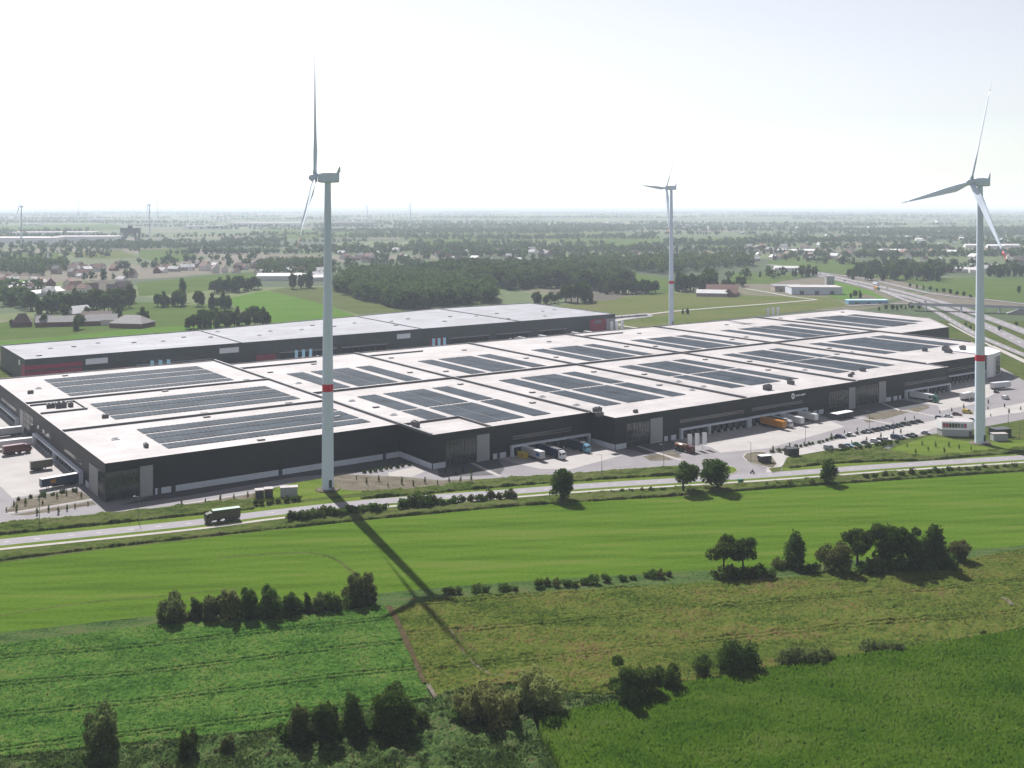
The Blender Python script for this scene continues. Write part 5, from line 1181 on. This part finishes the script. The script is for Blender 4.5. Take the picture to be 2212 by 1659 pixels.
shrubs(along((955, 1284), (1000, 1281), 3, 0.54, 0.79) + along((1020, 1280), (1058, 1278), 2, 0.54, 0.72) + along((1080, 1277), (1120, 1274), 3, 0.41, 0.65) + along((1155, 1268), (1290, 1262), 7, 0.51, 0.83) + along((1300, 1258), (1320, 1257), 1, 0.75, 0.86) + along((1335, 1254), (1380, 1251), 2, 0.41, 0.65) + along((1385, 1249), (1450, 1245), 4, 0.48, 0.68), 'dark shrub in the low hedge between meadow and olive crop', 'hedge shrubs between meadow and crop')
shrubs(along((345, 1341), (810, 1308), 20, 0.7, 1.15), 'dense shrub filling the hedge over the beet field', 'shrubs filling the beet field hedge')
shrubs(along((600, 1606), (900, 1580), 12, 0.8, 1.4) + along((980, 1560), (1150, 1545), 8, 0.8, 1.3), 'dense shrub at the foot of the bottom tree clump', 'shrubs under the bottom clump')
shrubs(along((1548, 1252), (1668, 1246), 8, 0.8, 1.15), 'dark shrub under the pair of bare stemmed trees', 'shrubs under the tree pair')
shrubs(along((1672, 1226), (1700, 1222), 2, 0.7, 0.9) + along((1730, 1238), (1770, 1236), 3, 0.7, 0.9), 'dark shrub beside the single upright tree', 'shrubs by the single tree')
shrubs(along((1860, 1240), (2060, 1226), 12, 0.9, 1.4), 'dark shrub at the foot of the big tree clump', 'shrubs under the big clump')
shrubs(along((780, 1024), (888, 1005), 9, 0.35, 0.5, 1), 'low shrub in the clipped bed before the recessed facade', 'bed shrubs at the recess')
shrubs(along((1665, 979), (1800, 950), 14, 0.34, 0.5, 1) + along((1800, 949), (1990, 911), 16, 0.3, 0.5, 1), 'low hedge shrub between the drive and the car park', 'car park hedge shrubs')
shrubs(along((1790, 981), (1940, 955), 14, 0.4, 0.6, 1), 'low shrub on the ditch bank beside the parked cars', 'ditch bank shrubs at the cars')
shrubs(along((545, 1092), (650, 1082), 8, 0.4, 0.7, 1), 'low shrub below the two dark kiosks', 'shrubs below the kiosks')
shrubs(along((30, 1082), (170, 1060), 6, 0.4, 0.55, 1), 'low shrub in the left planting bed', 'bed shrubs at left')
# saplings
SAP = [tree_meshes(3.4 + i * 0.4, 1.3 + 0.2 * i, 'tall', 170, 0.26, ('leaf_dark', 'leaf_mid', 'leaf_brown')[i], 340 + i) for i in range(3)]
def saplings(pts, lab, group):
    ts = []
    for x, y in pts:
        c, tk = SAP[rnd.randrange(3)]; ts.append(tree(at(x, y), c, tk, lab, 'sapling', group, 'sapling', rnd.random() * 6, rnd.uniform(0.42, 0.72)))
    place_labels(ts)
saplings([(14, 1106), (30, 1093), (55, 1091), (84, 1080), (98, 1074), (123, 1076), (144, 1070), (166, 1064), (176, 1074), (92, 1090), (36, 1104)], 'young staked tree in the brown bed at the left corner', 'saplings in the left bed')
saplings([(80, 1112), (105, 1105), (126, 1110), (145, 1103), (162, 1098), (190, 1092)], 'young tree below the pale path in the left bed', 'saplings below the pale path')
saplings([(392, 1093), (444, 1087), (476, 1082), (505, 1079), (535, 1075)], 'young tree in the narrow bed below the long facade', 'saplings below the long facade')
saplings([(792, 1045), (818, 1040), (838, 1052), (868, 1046), (893, 1050), (918, 1044), (945, 1046), (970, 1041), (995, 1043), (1018, 1038), (770, 1036)], 'young tree in the brown gravel bed right of the turbine', 'saplings in the gravel bed')
saplings([(1670, 975), (1706, 968), (1737, 961), (1796, 945), (1824, 936), (1852, 930), (1955, 909), (1975, 905), (2030, 893), (2056, 889), (2082, 884)], 'young tree along the drive between docks and car park', 'saplings along the drive')
saplings([(1840, 960), (1872, 954), (1903, 946), (1930, 938), (1946, 937), (2052, 926), (2140, 900), (2180, 893), (2205, 886)], 'young tree among the parked cars', 'saplings in the car park')
saplings([(1960, 966), (1992, 962), (2005, 974), (2021, 966), (2050, 966), (2072, 970), (1978, 980), (2040, 978), (2098, 972)], 'young tree on the grass before the round pavilion', 'saplings on the grass')
saplings([(2135, 872), (2134, 885), (2170, 880)], 'young tree right of the third turbine tower', 'saplings right of the third turbine')
saplings([(962, 1023), (985, 1026), (1000, 1022), (1018, 1023)], 'young tree in the shaded court before the second glass office', 'saplings in the shaded court')

# trees beyond the warehouses: shared variants, one object each
MID = [tree_meshes(13 + i, (9.5, 11, 7.5, 12, 6.5, 10)[i], ('round', 'round', 'tall', 'open', 'tall', 'bush')[i], 1100, 0.75, ('leaf_dark', 'leaf_mid', 'leaf_dark', 'leaf_dark', 'leaf_mid', 'leaf_far')[i], 400 + i) for i in range(6)]
MH = [13 + i for i in range(6)]
def mids(pts, lab, group):
    ts = []
    for x, y, h in pts:
        k = rnd.randrange(6); c, tk = MID[k]; s = h / MH[k] * rnd.uniform(0.88, 1.12)
        lb = lab if group is None else lab.replace('tree', ('round', 'broad', 'slender', 'loose crowned', 'narrow', 'bushy')[k] + ' tree', 1)
        ts.append(tree(at(x, y), c, tk, lb, 'tree', group, 'tree', rnd.random() * 6.28, (s * rnd.uniform(0.95, 1.2), s * rnd.uniform(0.95, 1.2), s)))
    place_labels(ts, 8)
def al(p, q, n, h0, h1, jx=4, jy=2): return [(p[0] + (q[0] - p[0]) * (i + 0.5) / n + rnd.uniform(-jx, jx), p[1] + (q[1] - p[1]) * (i + 0.5) / n + rnd.uniform(-jy, jy), rnd.uniform(h0, h1)) for i in range(n)]
mids(al((398, 711), (585, 700), 22, 10, 14) + al((430, 700), (570, 692), 14, 10, 14), 'dark tree in the clump just behind the grey warehouse roof', 'trees in the clump behind the grey roof')
mids(al((60, 676), (280, 665), 26, 14, 20, 4, 5) + al((90, 668), (285, 656), 18, 14, 19), 'dark tree in the long belt above the left farm', 'trees in the belt above the farm')
mids(al((338, 664), (400, 660), 8, 12, 17) + [(428, 662, 17), (436, 662, 14)] + al((448, 668), (500, 664), 6, 12, 16), 'tree in the short row left of the bright pasture', 'trees left of the bright pasture')
mids([(394, 633, 17)], 'lone round tree standing in the pale pasture', None)
mids(al((460, 633), (512, 630), 7, 16, 20) + al((515, 629), (560, 624), 6, 14, 19, 2), 'high stemmed tree in the row along the bright pasture', 'row of high stemmed trees')
mids([(632, 624, 21), (650, 623, 22), (668, 622, 20)], 'broad stemmed tree, one of three beside the nearest turbine tower', 'three trees by the tower')
mids([(1222, 652, 20), (1234, 654, 21), (1248, 654, 22), (1262, 652, 22), (1272, 650, 20), (1276, 655, 12)], 'tall pale poplar in the group beyond the grey warehouse end', 'poplars beyond the grey warehouse')
mids(al((1150, 658), (1206, 654), 9, 9, 13), 'dark tree close behind the end of the grey warehouse', 'trees behind the grey warehouse end')
mids(al((1292, 634), (1415, 634), 20, 12, 18), 'tree on the edge of the ploughed field', 'trees at the ploughed field')
mids(al((1462, 630), (1548, 626), 18, 16, 24, 4, 4), 'tall tree in the clump right of the middle turbine', 'trees right of the middle turbine')
mids(al((1560, 622), (1610, 618), 7, 8, 13), 'tree by the low farm sheds right of the middle turbine', 'trees at the farm sheds')
mids(al((1712, 598), (1768, 596), 8, 12, 16), 'tree behind the white industrial hall', 'trees behind the white hall')
mids(al((1835, 602), (2034, 604), 30, 13, 22, 5, 5) + al((1850, 592), (2034, 590), 22, 14, 22), 'dark tree in the wood beyond the motorway', 'trees beyond the motorway')
mids(al((2132, 598), (2215, 596), 14, 12, 18), 'dark tree in the wood at the right edge', 'trees at the right edge')
mids([(1966 + i * 14.5, 621 + i * 2.6, rnd.uniform(5, 7.5)) for i in range(10)], 'small round tree in the row along the slip road', 'trees along the slip road')
mids([(2201, 634, 10)], 'dark conical tree alone in the field at the right edge', None)
mids([(1838, 645, 8), (1848, 643, 9), (1858, 644, 8)], 'bushy tree beside the bare earth plot', 'trees by the bare plot')
mids([(170, 711, 13), (164, 714, 11), (96, 705, 12), (307, 699, 13), (317, 698, 10), (257, 692, 14), (190, 690, 14), (143, 691, 15), (24, 706, 8)], 'tree growing round the left farm', 'trees round the left farm')
mids([(1485, 679, 6), (1475, 679, 5)], 'dark bush in the dry field right of the middle turbine', 'bushes in the dry field')
mids(al((1895, 672), (1990, 668), 8, 4, 7) + al((2085, 705), (2110, 716), 3, 3, 4), 'scrubby tree on the embankment behind the roof', 'embankment scrub trees')
mids([(2115, 700, 4), (2160, 716, 5), (2195, 705, 5)], 'small bush between the motorway lanes', 'bushes by the motorway')

# woods and distant tree belts: masses nobody could count
def wood_mesh(pts, hs, template_n, leaf, m, seed, name, label, cat='wood'):
    rs = np.random.RandomState(seed); T = []
    for j in range(5):
        lob = make_lobes(('round', 'bush', 'tall', 'round', 'bush')[j], 1.0, (0.8, 0.95, 0.5, 0.9, 0.8)[j], rs)
        T.append(leaf_cloud(lob, template_n, leaf, rs, 1.1, 0.6)[0])
    k = rs.randint(0, 5, len(pts)); VV = []
    for i, (x, y) in enumerate(pts):
        a = rs.rand() * 6.28; s = hs[i]; t = T[k[i]]; c, sn = math.cos(a), math.sin(a); sx = s * (0.9 + 0.5 * rs.rand())
        VV.append(np.stack([x + sx * (t[:, 0] * c - t[:, 1] * sn), y + sx * (t[:, 0] * sn + t[:, 1] * c), s * t[:, 2]], 1))
    V = np.concatenate(VV); o = link(name, np_mesh(name, V, np.arange(len(V)).reshape(-1, 4), [m])); return tag(o, label, cat, kind='stuff')
def fill(poly_px, spacing, seed):
    rs = np.random.RandomState(seed); P = np.array(D2(poly_px)); a0 = P.min(0); a1 = P.max(0); n = int((a1[0] - a0[0]) * (a1[1] - a0[1]) / spacing ** 2)
    q = a0 + rs.rand(n, 2) * (a1 - a0); return q[pip(q[:, 0], q[:, 1], [tuple(p) for p in P])]
rs_ = np.random.RandomState(5)
WOODS = [([(722, 628), (808, 656), (873, 668), (960, 662), (1065, 653), (1068, 628), (980, 610), (880, 600), (760, 598)], 7.0, 15, 20, 150, 'dense dark wood just behind the grey warehouse, right of the tower'),
         ([(905, 606), (1000, 618), (1110, 628), (1200, 622), (1290, 630), (1360, 618), (1330, 600), (1160, 588), (960, 584)], 11, 16, 24, 90, 'long dark wood in the middle distance above the ploughed field'),
         ([(560, 600), (720, 594), (720, 570), (560, 572)], 17, 12, 18, 50, 'wooded strip behind the nearest turbine tower'),
         ([(0, 590), (60, 600), (150, 585), (150, 572), (0, 572)], 15, 12, 18, 60, 'wooded gardens at the left village'),
         ([(0, 660), (70, 672), (60, 650), (0, 630)], 12, 12, 17, 80, 'wooded corner at the left edge above the farm'),
         ([(1180, 588), (1460, 592), (1560, 580), (1640, 578), (1620, 562), (1400, 566), (1200, 572)], 17, 14, 22, 55, 'wooded village belt left of the motorway')]
for i, (poly, sp_, h0, h1, tn, lab) in enumerate(WOODS):
    q = fill(poly, sp_, 50 + i); wood_mesh(q, h0 + (h1 - h0) * rs_.rand(len(q)), tn, 0.085 if tn > 100 else 0.12, 'leaf_far', 60 + i, 'woodland', lab)
# belts: lines of trees, mostly across the view
bp_, bh_ = [], []
BELTS = [(0, 560, 560, 545), (0, 578, 200, 582), (220, 580, 560, 574), (300, 570, 560, 560), (560, 585, 720, 585), (440, 548, 620, 550), (640, 540, 800, 548), (900, 560, 1110, 552), (1110, 566, 1330, 552), (800, 558, 900, 575), (1340, 540, 1660, 548), (1400, 560, 1600, 570), (1640, 520, 2212, 528), (1660, 548, 1900, 558), (1900, 540, 2212, 548),
         (1870, 575, 2212, 580), (2050, 590, 2212, 585), (0, 536, 240, 538), (260, 532, 520, 530), (1680, 562, 1850, 572), (1000, 540, 1200, 536), (1440, 552, 1640, 556), (720, 575, 900, 582), (0, 620, 90, 640), (200, 605, 290, 600), (1900, 565, 2000, 575), (1550, 600, 1700, 600), (820, 570, 1000, 592), (720, 590, 880, 596)]
for (x0, y0, x1, y1) in BELTS:
    a, b = at(x0, y0), at(x1, y1); n = int((b - a).length / 7.5)
    for i in range(n):
        f = (i + rs_.rand()) / n
        if vnoise(np.array([f * 9 + x0]), np.array([y0 * 1.0]))[0] < 0.30: continue
        p = a.lerp(b, f); bp_.append((p.x + rs_.normal() * 7, p.y + rs_.normal() * 14)); bh_.append(7 + 8 * rs_.rand())
wood_mesh(bp_, bh_, 34, 0.20, 'leaf_far', 71, 'tree_belt', 'hazy hedgerow belts and garden trees across the middle distance')
bp_, bh_ = [], []
for j in range(190):
    Y = 2000 * math.exp(rs_.rand() * 1.9); X = (rs_.rand() * 1.15 - 0.575) * Y; L_ = (160 + 700 * rs_.rand() ** 2) * (Y / 4000 + 0.45); a = rs_.normal() * 0.18 + (0.3 if rs_.rand() < 0.5 else -0.1); grove = rs_.rand() < 0.3
    n = int(L_ / (4.0 + Y / 900.0)) * (2 if grove else 1); wd = 55 if grove else 5
    ph_ = rs_.rand() * 100
    for i in range(n):
        f = (i + rs_.rand()) / n
        if not grove and vnoise(np.array([f * L_ / 45 + ph_]), np.array([j * 3.7]))[0] < 0.28: continue
        f = (f - 0.5) * L_; bp_.append((X + f * math.cos(a) + rs_.normal() * 3, Y + f * math.sin(a) + rs_.normal() * wd)); bh_.append((6 + 9 * rs_.rand()) * (1.15 if grove else 1))
print('far trees', len(bp_))
wood_mesh(bp_, bh_, 16, 0.27, 'leaf_far', 72, 'tree_belt', 'faint tree belts fading into haze towards the horizon')

# ------------------------------------------------------------------ farms, villages, distant industry
WALLS = [(1.2, 1.15, 1.08), (1.4, 1.38, 1.34), (0.30, 0.17, 0.13), (0.62, 0.52, 0.45), (0.70, 0.64, 0.58), (0.26, 0.15, 0.12)]
ROOFS = [(0.36, 0.19, 0.15), (0.26, 0.18, 0.16), (0.40, 0.22, 0.17), (0.36, 0.34, 0.34), (1.15, 1.12, 1.12), (0.20, 0.18, 0.19)]
for i in range(6): M[f'hw{i}'] = mat(f'house wall {i}', WALLS[i], 0.85, 0.1, 0.5, objvar=0.1); M[f'hr{i}'] = mat(f'house roof {i}', ROOFS[i], 0.8, 0.15, 0.6, objvar=0.15)
def gable(t, L_, Wd, h, rh, wm, rm, win=4, chimney=True, hip=0.0):
    x, y = L_ / 2, Wd / 2; mb = MB()
    mb.add([(-x, -y, 0), (x, -y, 0), (x, y, 0), (-x, y, 0), (-x, -y, h), (x, -y, h), (x, y, h), (-x, y, h), (-x + hip, 0, h + rh - 0.05), (x - hip, 0, h + rh - 0.05)], [(0, 1, 5, 4), (2, 3, 7, 6), (1, 2, 6, 9, 5), (3, 0, 4, 8, 7)])
    mb.build('wall', wm, t); o = 0.4; rf = MB(); k = rh / y
    for s in (-1, 1):
        lo = h - o * k
        rf.add([(-x - o + 0, s * (y + o), lo), (x + o, s * (y + o), lo), (x + o - hip, 0, h + rh), (-x - o + hip, 0, h + rh), (-x - o, s * (y + o), lo + 0.18), (x + o, s * (y + o), lo + 0.18), (x + o - hip, 0, h + rh + 0.18), (-x - o + hip, 0, h + rh + 0.18)], [(0, 1, 2, 3), (4, 5, 6, 7), (0, 1, 5, 4), (1, 2, 6, 5), (3, 0, 4, 7)])
    if hip:
        for s in (-1, 1): rf.add([(s * (x + o), -y - o, h - o * k + 0.1), (s * (x + o), y + o, h - o * k + 0.1), (s * (x + o - hip), 0, h + rh + 0.1)], [(0, 1, 2)])
    r = rf.build('roof', rm, t)
    if chimney: MB().box(x * 0.4, x * 0.4 + 0.8, -0.4, 0.4, h + rh * 0.7, h + rh + 1.2).build('chimney', 'hw3', r)
    if win:
        wmesh = MB().box(-0.6, 0.6, -0.04, 0.04, -0.7, 0.7).mesh('window', ['carglass'])
        for i in range(win): link('window', wmesh, t, (-x + L_ * (i + 0.5) / win, -y - 0.02, h * 0.55))
HOUSES = []
for i in range(8):
    t = thing('house', 'x', 'house'); gable(t, (10, 12, 14, 9, 16, 11, 13, 10)[i], (8, 8.5, 9, 7.5, 9, 8, 9, 8)[i], (3.2, 5.6, 3.5, 5.8, 4, 3.4, 5.6, 3)[i], (4, 3.8, 4.5, 3.6, 3.4, 4.2, 4, 3.6)[i], f'hw{i % 6}', f'hr{(0, 4, 1, 3, 4, 2, 0, 4)[i]}', 3, i % 2 == 0)
    HOUSES.append(t)
used_h = set()
def village(n, x0, x1, y0, y1, lab, group, seed):
    r = random.Random(seed)
    for j in range(n):
        k = r.randrange(8); loc = at(r.uniform(x0, x1), r.uniform(y0, y1)); rz = r.choice((0.35, -0.4, 1.1, 1.9, 2.6)) + r.uniform(-0.2, 0.2); s = r.uniform(0.9, 1.35)
        lb = lab.replace('house', ('low cream house', 'tall white house', 'brick bungalow', 'tall sandy house', 'long pale house', 'dark brick house', 'tall cream house', 'low white house')[k], 1).replace('small ', '').replace('faint distant', 'faint').replace('pale low', 'low')
        if k not in used_h:
            used_h.add(k); o = HOUSES[k]; o.location = loc; o.rotation_euler = (0, 0, rz); o.scale = (s,) * 3; o['label'] = lb; o['group'] = group
        else: dup(HOUSES[k], loc, rz, lb, group, s)
village(26, 60, 300, 575, 640, 'small house in the left village beside the ploughed field', 'houses of the left village', 1)
village(10, 0, 110, 600, 640, 'small house among gardens at the left edge', 'houses at the left edge', 2)
village(22, 240, 555, 576, 590, 'house in the long row above the pale pasture', 'houses above the pale pasture', 3)
village(9, 560, 720, 588, 604, 'house behind the nearest turbine tower', 'houses behind the tower', 4)
village(34, 730, 1130, 536, 568, 'house in the middle village among dark trees', 'houses of the middle village', 5)
village(12, 1100, 1200, 540, 556, 'pale house in the bright row left of the middle turbine', 'houses of the bright row', 6)
village(16, 1290, 1410, 545, 570, 'house in the village just left of the middle turbine', 'houses left of the middle turbine', 7)
village(28, 1560, 1760, 535, 565, 'house in the village above the motorway start', 'houses above the motorway', 8)
village(60, 1740, 2212, 516, 566, 'house in the large village at the right', 'houses of the right village', 9)
village(10, 2020, 2212, 578, 592, 'house on the wood edge near the third turbine', 'houses at the right wood edge', 10)
village(22, 1500, 2212, 494, 515, 'faint distant house at the right', 'faint houses at right', 11)
def shed(x, y, L_, Wd, h, rh, rz, wm, rm, lab, name='barn', cat='barn', win=0, hip=0.0):
    t = thing(name, lab, cat, at(x, y), rz); gable(t, L_, Wd, h, rh, wm, rm, win, False, hip); return t
shed(48, 705, 15, 14, 4, 7, R(20), 'hw5', 'hr1', 'dark barn with steep pyramid roof at the left farm', hip=5)
shed(150, 703, 52, 16, 4, 4.5, R(14), 'hw5', 'hr3', 'longest grey barn of the left farm')
shed(222, 701, 24, 15, 4.5, 4.5, R(14), 'hw0', 'hr3', 'barn with white gable wall at the left farm')
shed(286, 706, 30, 22, 4, 6, R(-12), 'hw5', 'hr3', 'wide hipped barn at the right end of the left farm', hip=8)
shed(167, 689, 22, 14, 6, 6, R(60), 'hw4', 'hr4', 'pale roofed farmhouse behind the long barn', 'farmhouse', 'house', 3)
shed(210, 691, 26, 12, 4, 4, R(10), 'hw5', 'hr1', 'dark barn behind the longest barn')
shed(95, 700, 14, 10, 4, 4, R(12), 'hw3', 'hr3', 'small shed between pyramid roof barn and longest barn', 'shed', 'shed')
shed(78, 640, 75, 16, 4, 3, R(72), 'hw1', 'hr4', 'long pale roofed shed in the left village')
shed(44, 621, 24, 18, 4, 3, R(30), 'hw1', 'hr4', 'white roofed shed at the left edge of the village')
shed(104, 635, 26, 16, 4.5, 4, R(25), 'hw1', 'hr4', 'white gabled hall in the left village')
shed(10, 628, 46, 14, 4, 3, R(10), 'hw0', 'hr4', 'low long shed at the left picture edge')
shed(1538, 640, 34, 13, 4, 3.5, R(-14), 'hw3', 'hr4', 'grey roofed farm shed right of the middle turbine')
shed(1560, 634, 36, 14, 5, 5.5, R(-14), 'hw2', 'hr0', 'red brown roofed farm barn right of the middle turbine')
shed(1580, 640, 20, 12, 4, 5, R(60), 'hw2', 'hr0', 'red brown farmhouse beside the barn', 'farmhouse', 'house', 2)
shed(605, 604, 60, 30, 6, 3, R(5), 'hw1', 'hr4', 'white halls left of the nearest turbine tower', 'hall', 'hall')
shed(690, 606, 30, 18, 5, 3, R(30), 'hw1', 'hr4', 'white shed hidden behind the nearest tower')
shed(575, 593, 34, 14, 4, 3, R(0), 'hw1', 'hr0', 'red roofed farm left of the nearest tower')
shed(1700, 584, 40, 14, 4, 3, R(-6), 'hw1', 'hr4', 'white low shed below the right village')
shed(1720, 546, 80, 18, 5, 3, R(-6), 'hw1', 'hr4', 'long pale hall at the start of the right village', 'hall', 'hall')
for i, (x, y, L_) in enumerate(((2062, 588, 40), (2110, 589, 26), (2180, 534, 44), (2150, 535, 40), (2098, 534, 32), (2050, 548, 30), (1912, 546, 26), (1940, 546, 30), (1985, 520, 18), (2080, 518, 20))):
    shed(x, y, L_, 16, 5, 3, R(-4), 'hw1', 'hr4', f'white roofed hall in the right village, number {("one", "two", "three", "four", "five", "six", "seven", "eight", "nine", "ten")[i]} counted from the wood edge' if False else ('bright white hall ' + ('at the wood edge left of the third tower', 'right against the third turbine tower', 'at the right edge, rightmost in the village', 'just right of the third tower', 'just left of the third tower', 'left of the third tower below the blade', 'left of a pair in the right village', 'right of a pair in the right village', 'small and alone above the right village', 'under the left blade of the third turbine')[i]), 'hall', 'hall')
def hall(x, y, L_, Wd, h, rz, lab, wm='hw1', rm='roof'):
    t = thing('industrial_hall', lab, 'hall', at(x, y), rz); mb = MB().box(-L_ / 2, L_ / 2, -Wd / 2, Wd / 2, 0, h); mb.build('wall', wm, t)
    MB().box(-L_ / 2 - 0.3, L_ / 2 + 0.3, -Wd / 2 - 0.3, Wd / 2 + 0.3, h, h + 0.8).build('roof', rm, t)
    dm = MB().box(-L_ * 0.04, L_ * 0.04, -0.1, 0.1, 0, h * 0.55).mesh('door', ['flash'])
    for k in (-0.3, 0, 0.3): link('door', dm, t, (L_ * k, -Wd / 2 - 0.08, 0.02))
    return t
hall(1757, 634, 58, 34, 8, R(-2), 'white roofed industrial hall beside the motorway', 'plinth')
hall(1700, 628, 34, 26, 6, R(-2), 'lower pale hall adjoining the white industrial hall', 'hw3', 'roof_cool')
hall(1792, 618, 10, 8, 12, R(0), 'grey silo block behind the white industrial hall', 'greypanel', 'roof_cool')
hall(1872, 656, 42, 10, 3.5, R(3), 'long light blue roofed shed by the bare plot', 'p_light blue', 'lightblue')
hall(60, 524, 190, 120, 14, R(4), 'huge white hall at the far left, front one', 'white')
hall(190, 522, 170, 90, 15, R(4), 'huge white hall at the far left, right of the front one', 'white')
hall(120, 510, 260, 80, 13, R(4), 'huge white hall at the far left, rear one', 'white')
hall(580, 489, 330, 110, 16, R(0), 'very long pale warehouse on the horizon left of the nearest tower', 'white')
hall(750, 488, 240, 90, 18, R(0), 'very long pale warehouse on the horizon right of the nearest tower', 'hw4')
hall(440, 494, 160, 60, 12, R(0), 'faint pale hall on the horizon between gantry and tower', 'white')
for i, (x, y) in enumerate(((70, 487), (210, 476), (330, 486), (480, 478), (1000, 484), (1240, 486), (1330, 482), (1900, 494), (2040, 480), (1480, 490))):
    hall(x, y, 90, 40, 9, R(rnd.uniform(-10, 10)), 'faint pale hall near the horizon ' + ('above the far white halls', 'behind the left faint turbine', 'right of the loading gantry', 'above the faint left fields', 'right of the faint turbine pair', 'left of the middle turbine', 'close beside the middle turbine', 'above the right village', 'under the left blade tip of the third turbine', 'right of the middle turbine')[i], 'white')
# elevated loading gantry
t = thing('loading_gantry', 'dark elevated loading gantry on slanted legs among the far halls', 'gantry', at(282, 524), R(0))
MB().box(-26, 26, -6, 6, 26, 40).build('bridge_house', 'flash', t); MB().box(-6, 4, -5, 5, 40, 46).build('head_house', 'dock', t)
for s, (x0, x1) in enumerate(((-32, -10), (-24, -4), (16, 12), (22, 24))):
    MB().add([(x0 - 3, -3, 0), (x0 + 3, -3, 0), (x0 + 3, 3, 0), (x0 - 3, 3, 0), (x1 - 3, -3, 26), (x1 + 3, -3, 26), (x1 + 3, 3, 26), (x1 - 3, 3, 26)], [(0, 1, 5, 4), (1, 2, 6, 5), (2, 3, 7, 6), (3, 0, 4, 7)]).build('leg', 'flash', t)
# church
t = thing('church', 'small church with pale pointed spire in the left village', 'church', at(123, 576), R(20)); gable(t, 24, 10, 7, 6, 'hw0', 'hr3', 3, False)
MB().box(-15.5, -12, -2.2, 2.2, 0, 14).build('tower', 'hw1', t); sp2 = MB(); sp2.add([(-16, -2.5, 14), (-11.6, -2.5, 14), (-11.6, 2.5, 14), (-16, 2.5, 14), (-13.8, 0, 32)], [(0, 1, 4), (1, 2, 4), (2, 3, 4), (3, 0, 4), (3, 2, 1, 0)]); sp2.build('spire', 'white', t)
# flyover
a, b = at(2000, 658.5, 6), at(2330, 668, 6); d = (b - a); L_ = d.length; ang = math.atan2(d.y, d.x)
t = thing('flyover_bridge', 'grey concrete flyover bridge crossing the motorway at the right', 'bridge', Vector((a.x, a.y, 0)), ang)
MB().box(-14, L_, -5, 5, 5.2, 6.3).build('deck', 'plinth', t)
for s in (-4.9, 4.7): MB().box(-14, L_, s, s + 0.2, 6.3, 7.3).build('parapet', 'greypanel', t)
for x in (0.5, 32, 66, 98): MB().box(x - 0.6, x + 0.6, -4, 4, 0, 5.2).build('pier', 'plinth', t)
ab = MB(); ab.add([(86, -5, 5.15), (100, -5, 5.15), (100, 5, 5.15), (86, 5, 5.15), (72, -5, 0), (100, -5, 0), (100, 5, 0), (72, 5, 0)], [(0, 1, 5, 4), (2, 3, 7, 6), (3, 0, 4, 7), (0, 3, 2, 1)]); ab.build('abutment', 'greypanel', t)
MB().box(-14, L_, -3.6, 3.6, 6.31, 6.34).build('road_surface', 'asphalt', t)
def bank(p, q, h, wd, name):
    p, q = at(*p), at(*q); d = (q - p).normalized(); s = Vector((-d.y, d.x, 0)); mb = MB(); z = Vector((0, 0, 1))
    mb.add([p - s * wd, q - s * (wd), q + s * wd, p + s * wd, p - s * 5 + z * 0.6, q - s * 5 + z * h, q + s * 5 + z * h, p + s * 5 + z * 0.6], [(0, 1, 5, 4), (1, 2, 6, 5), (2, 3, 7, 6), (3, 0, 4, 7), (4, 5, 6, 7)])
    struct(name, mb.build(name, 'verge'))
# power pylons as thin lattice masts near the horizon
def pylon(x, y, h, lab):
    t = thing('pylon', lab, 'pylon', at(x, y), 0.3, None); mb = MB()
    for sx in (-1, 1):
        for sy in (-1, 1): mb.tube((sx * 3, sy * 3, 0), (sx * 0.5, sy * 0.5, h), 0.22, 0.16, 4)
    for k in range(6):
        f0, f1 = k / 6, (k + 1) / 6; w0, w1 = 3 - 2.5 * f0, 3 - 2.5 * f1
        for s in (-1, 1): mb.tube((-w0, s * w0, h * f0), (w1, s * w1, h * f1), 0.1, 0.1, 4); mb.tube((w0, s * w0, h * f0), (-w1, s * w1, h * f1), 0.1, 0.1, 4)
    mb.build('mast', 'steel', t); ar = MB()
    for z, l in ((0.7, 6), (0.82, 8), (0.94, 5)): ar.tube((-l, 0, h * z), (l, 0, h * z), 0.2, 0.2, 4)
    ar.build('cross_arm', 'steel', t)
pylon(285, 478, 48, 'faint lattice pylon above the loading gantry'); pylon(912, 540, 38, 'faint lattice pylon in the fields left of the middle village')

# ------------------------------------------------------------------ air
hz, nt, b_ = new_mat('haze'); nt.nodes.remove(b_); pv = nt.nodes.new('ShaderNodeVolumePrincipled')
pv.inputs['Density'].default_value = HAZE_DENSITY; pv.inputs['Color'].default_value = (0.78, 0.87, 1.0, 1); pv.inputs['Anisotropy'].default_value = 0.1
nt.links.new(pv.outputs[0], nt.nodes.get('Material Output').inputs['Volume'])
hb = MB().box(-GS - 500, GS + 500, -2500, GS + 500, -1.0, 185.0).mesh('haze', [hz]); ho = link('haze', hb); ho['kind'] = 'stuff'
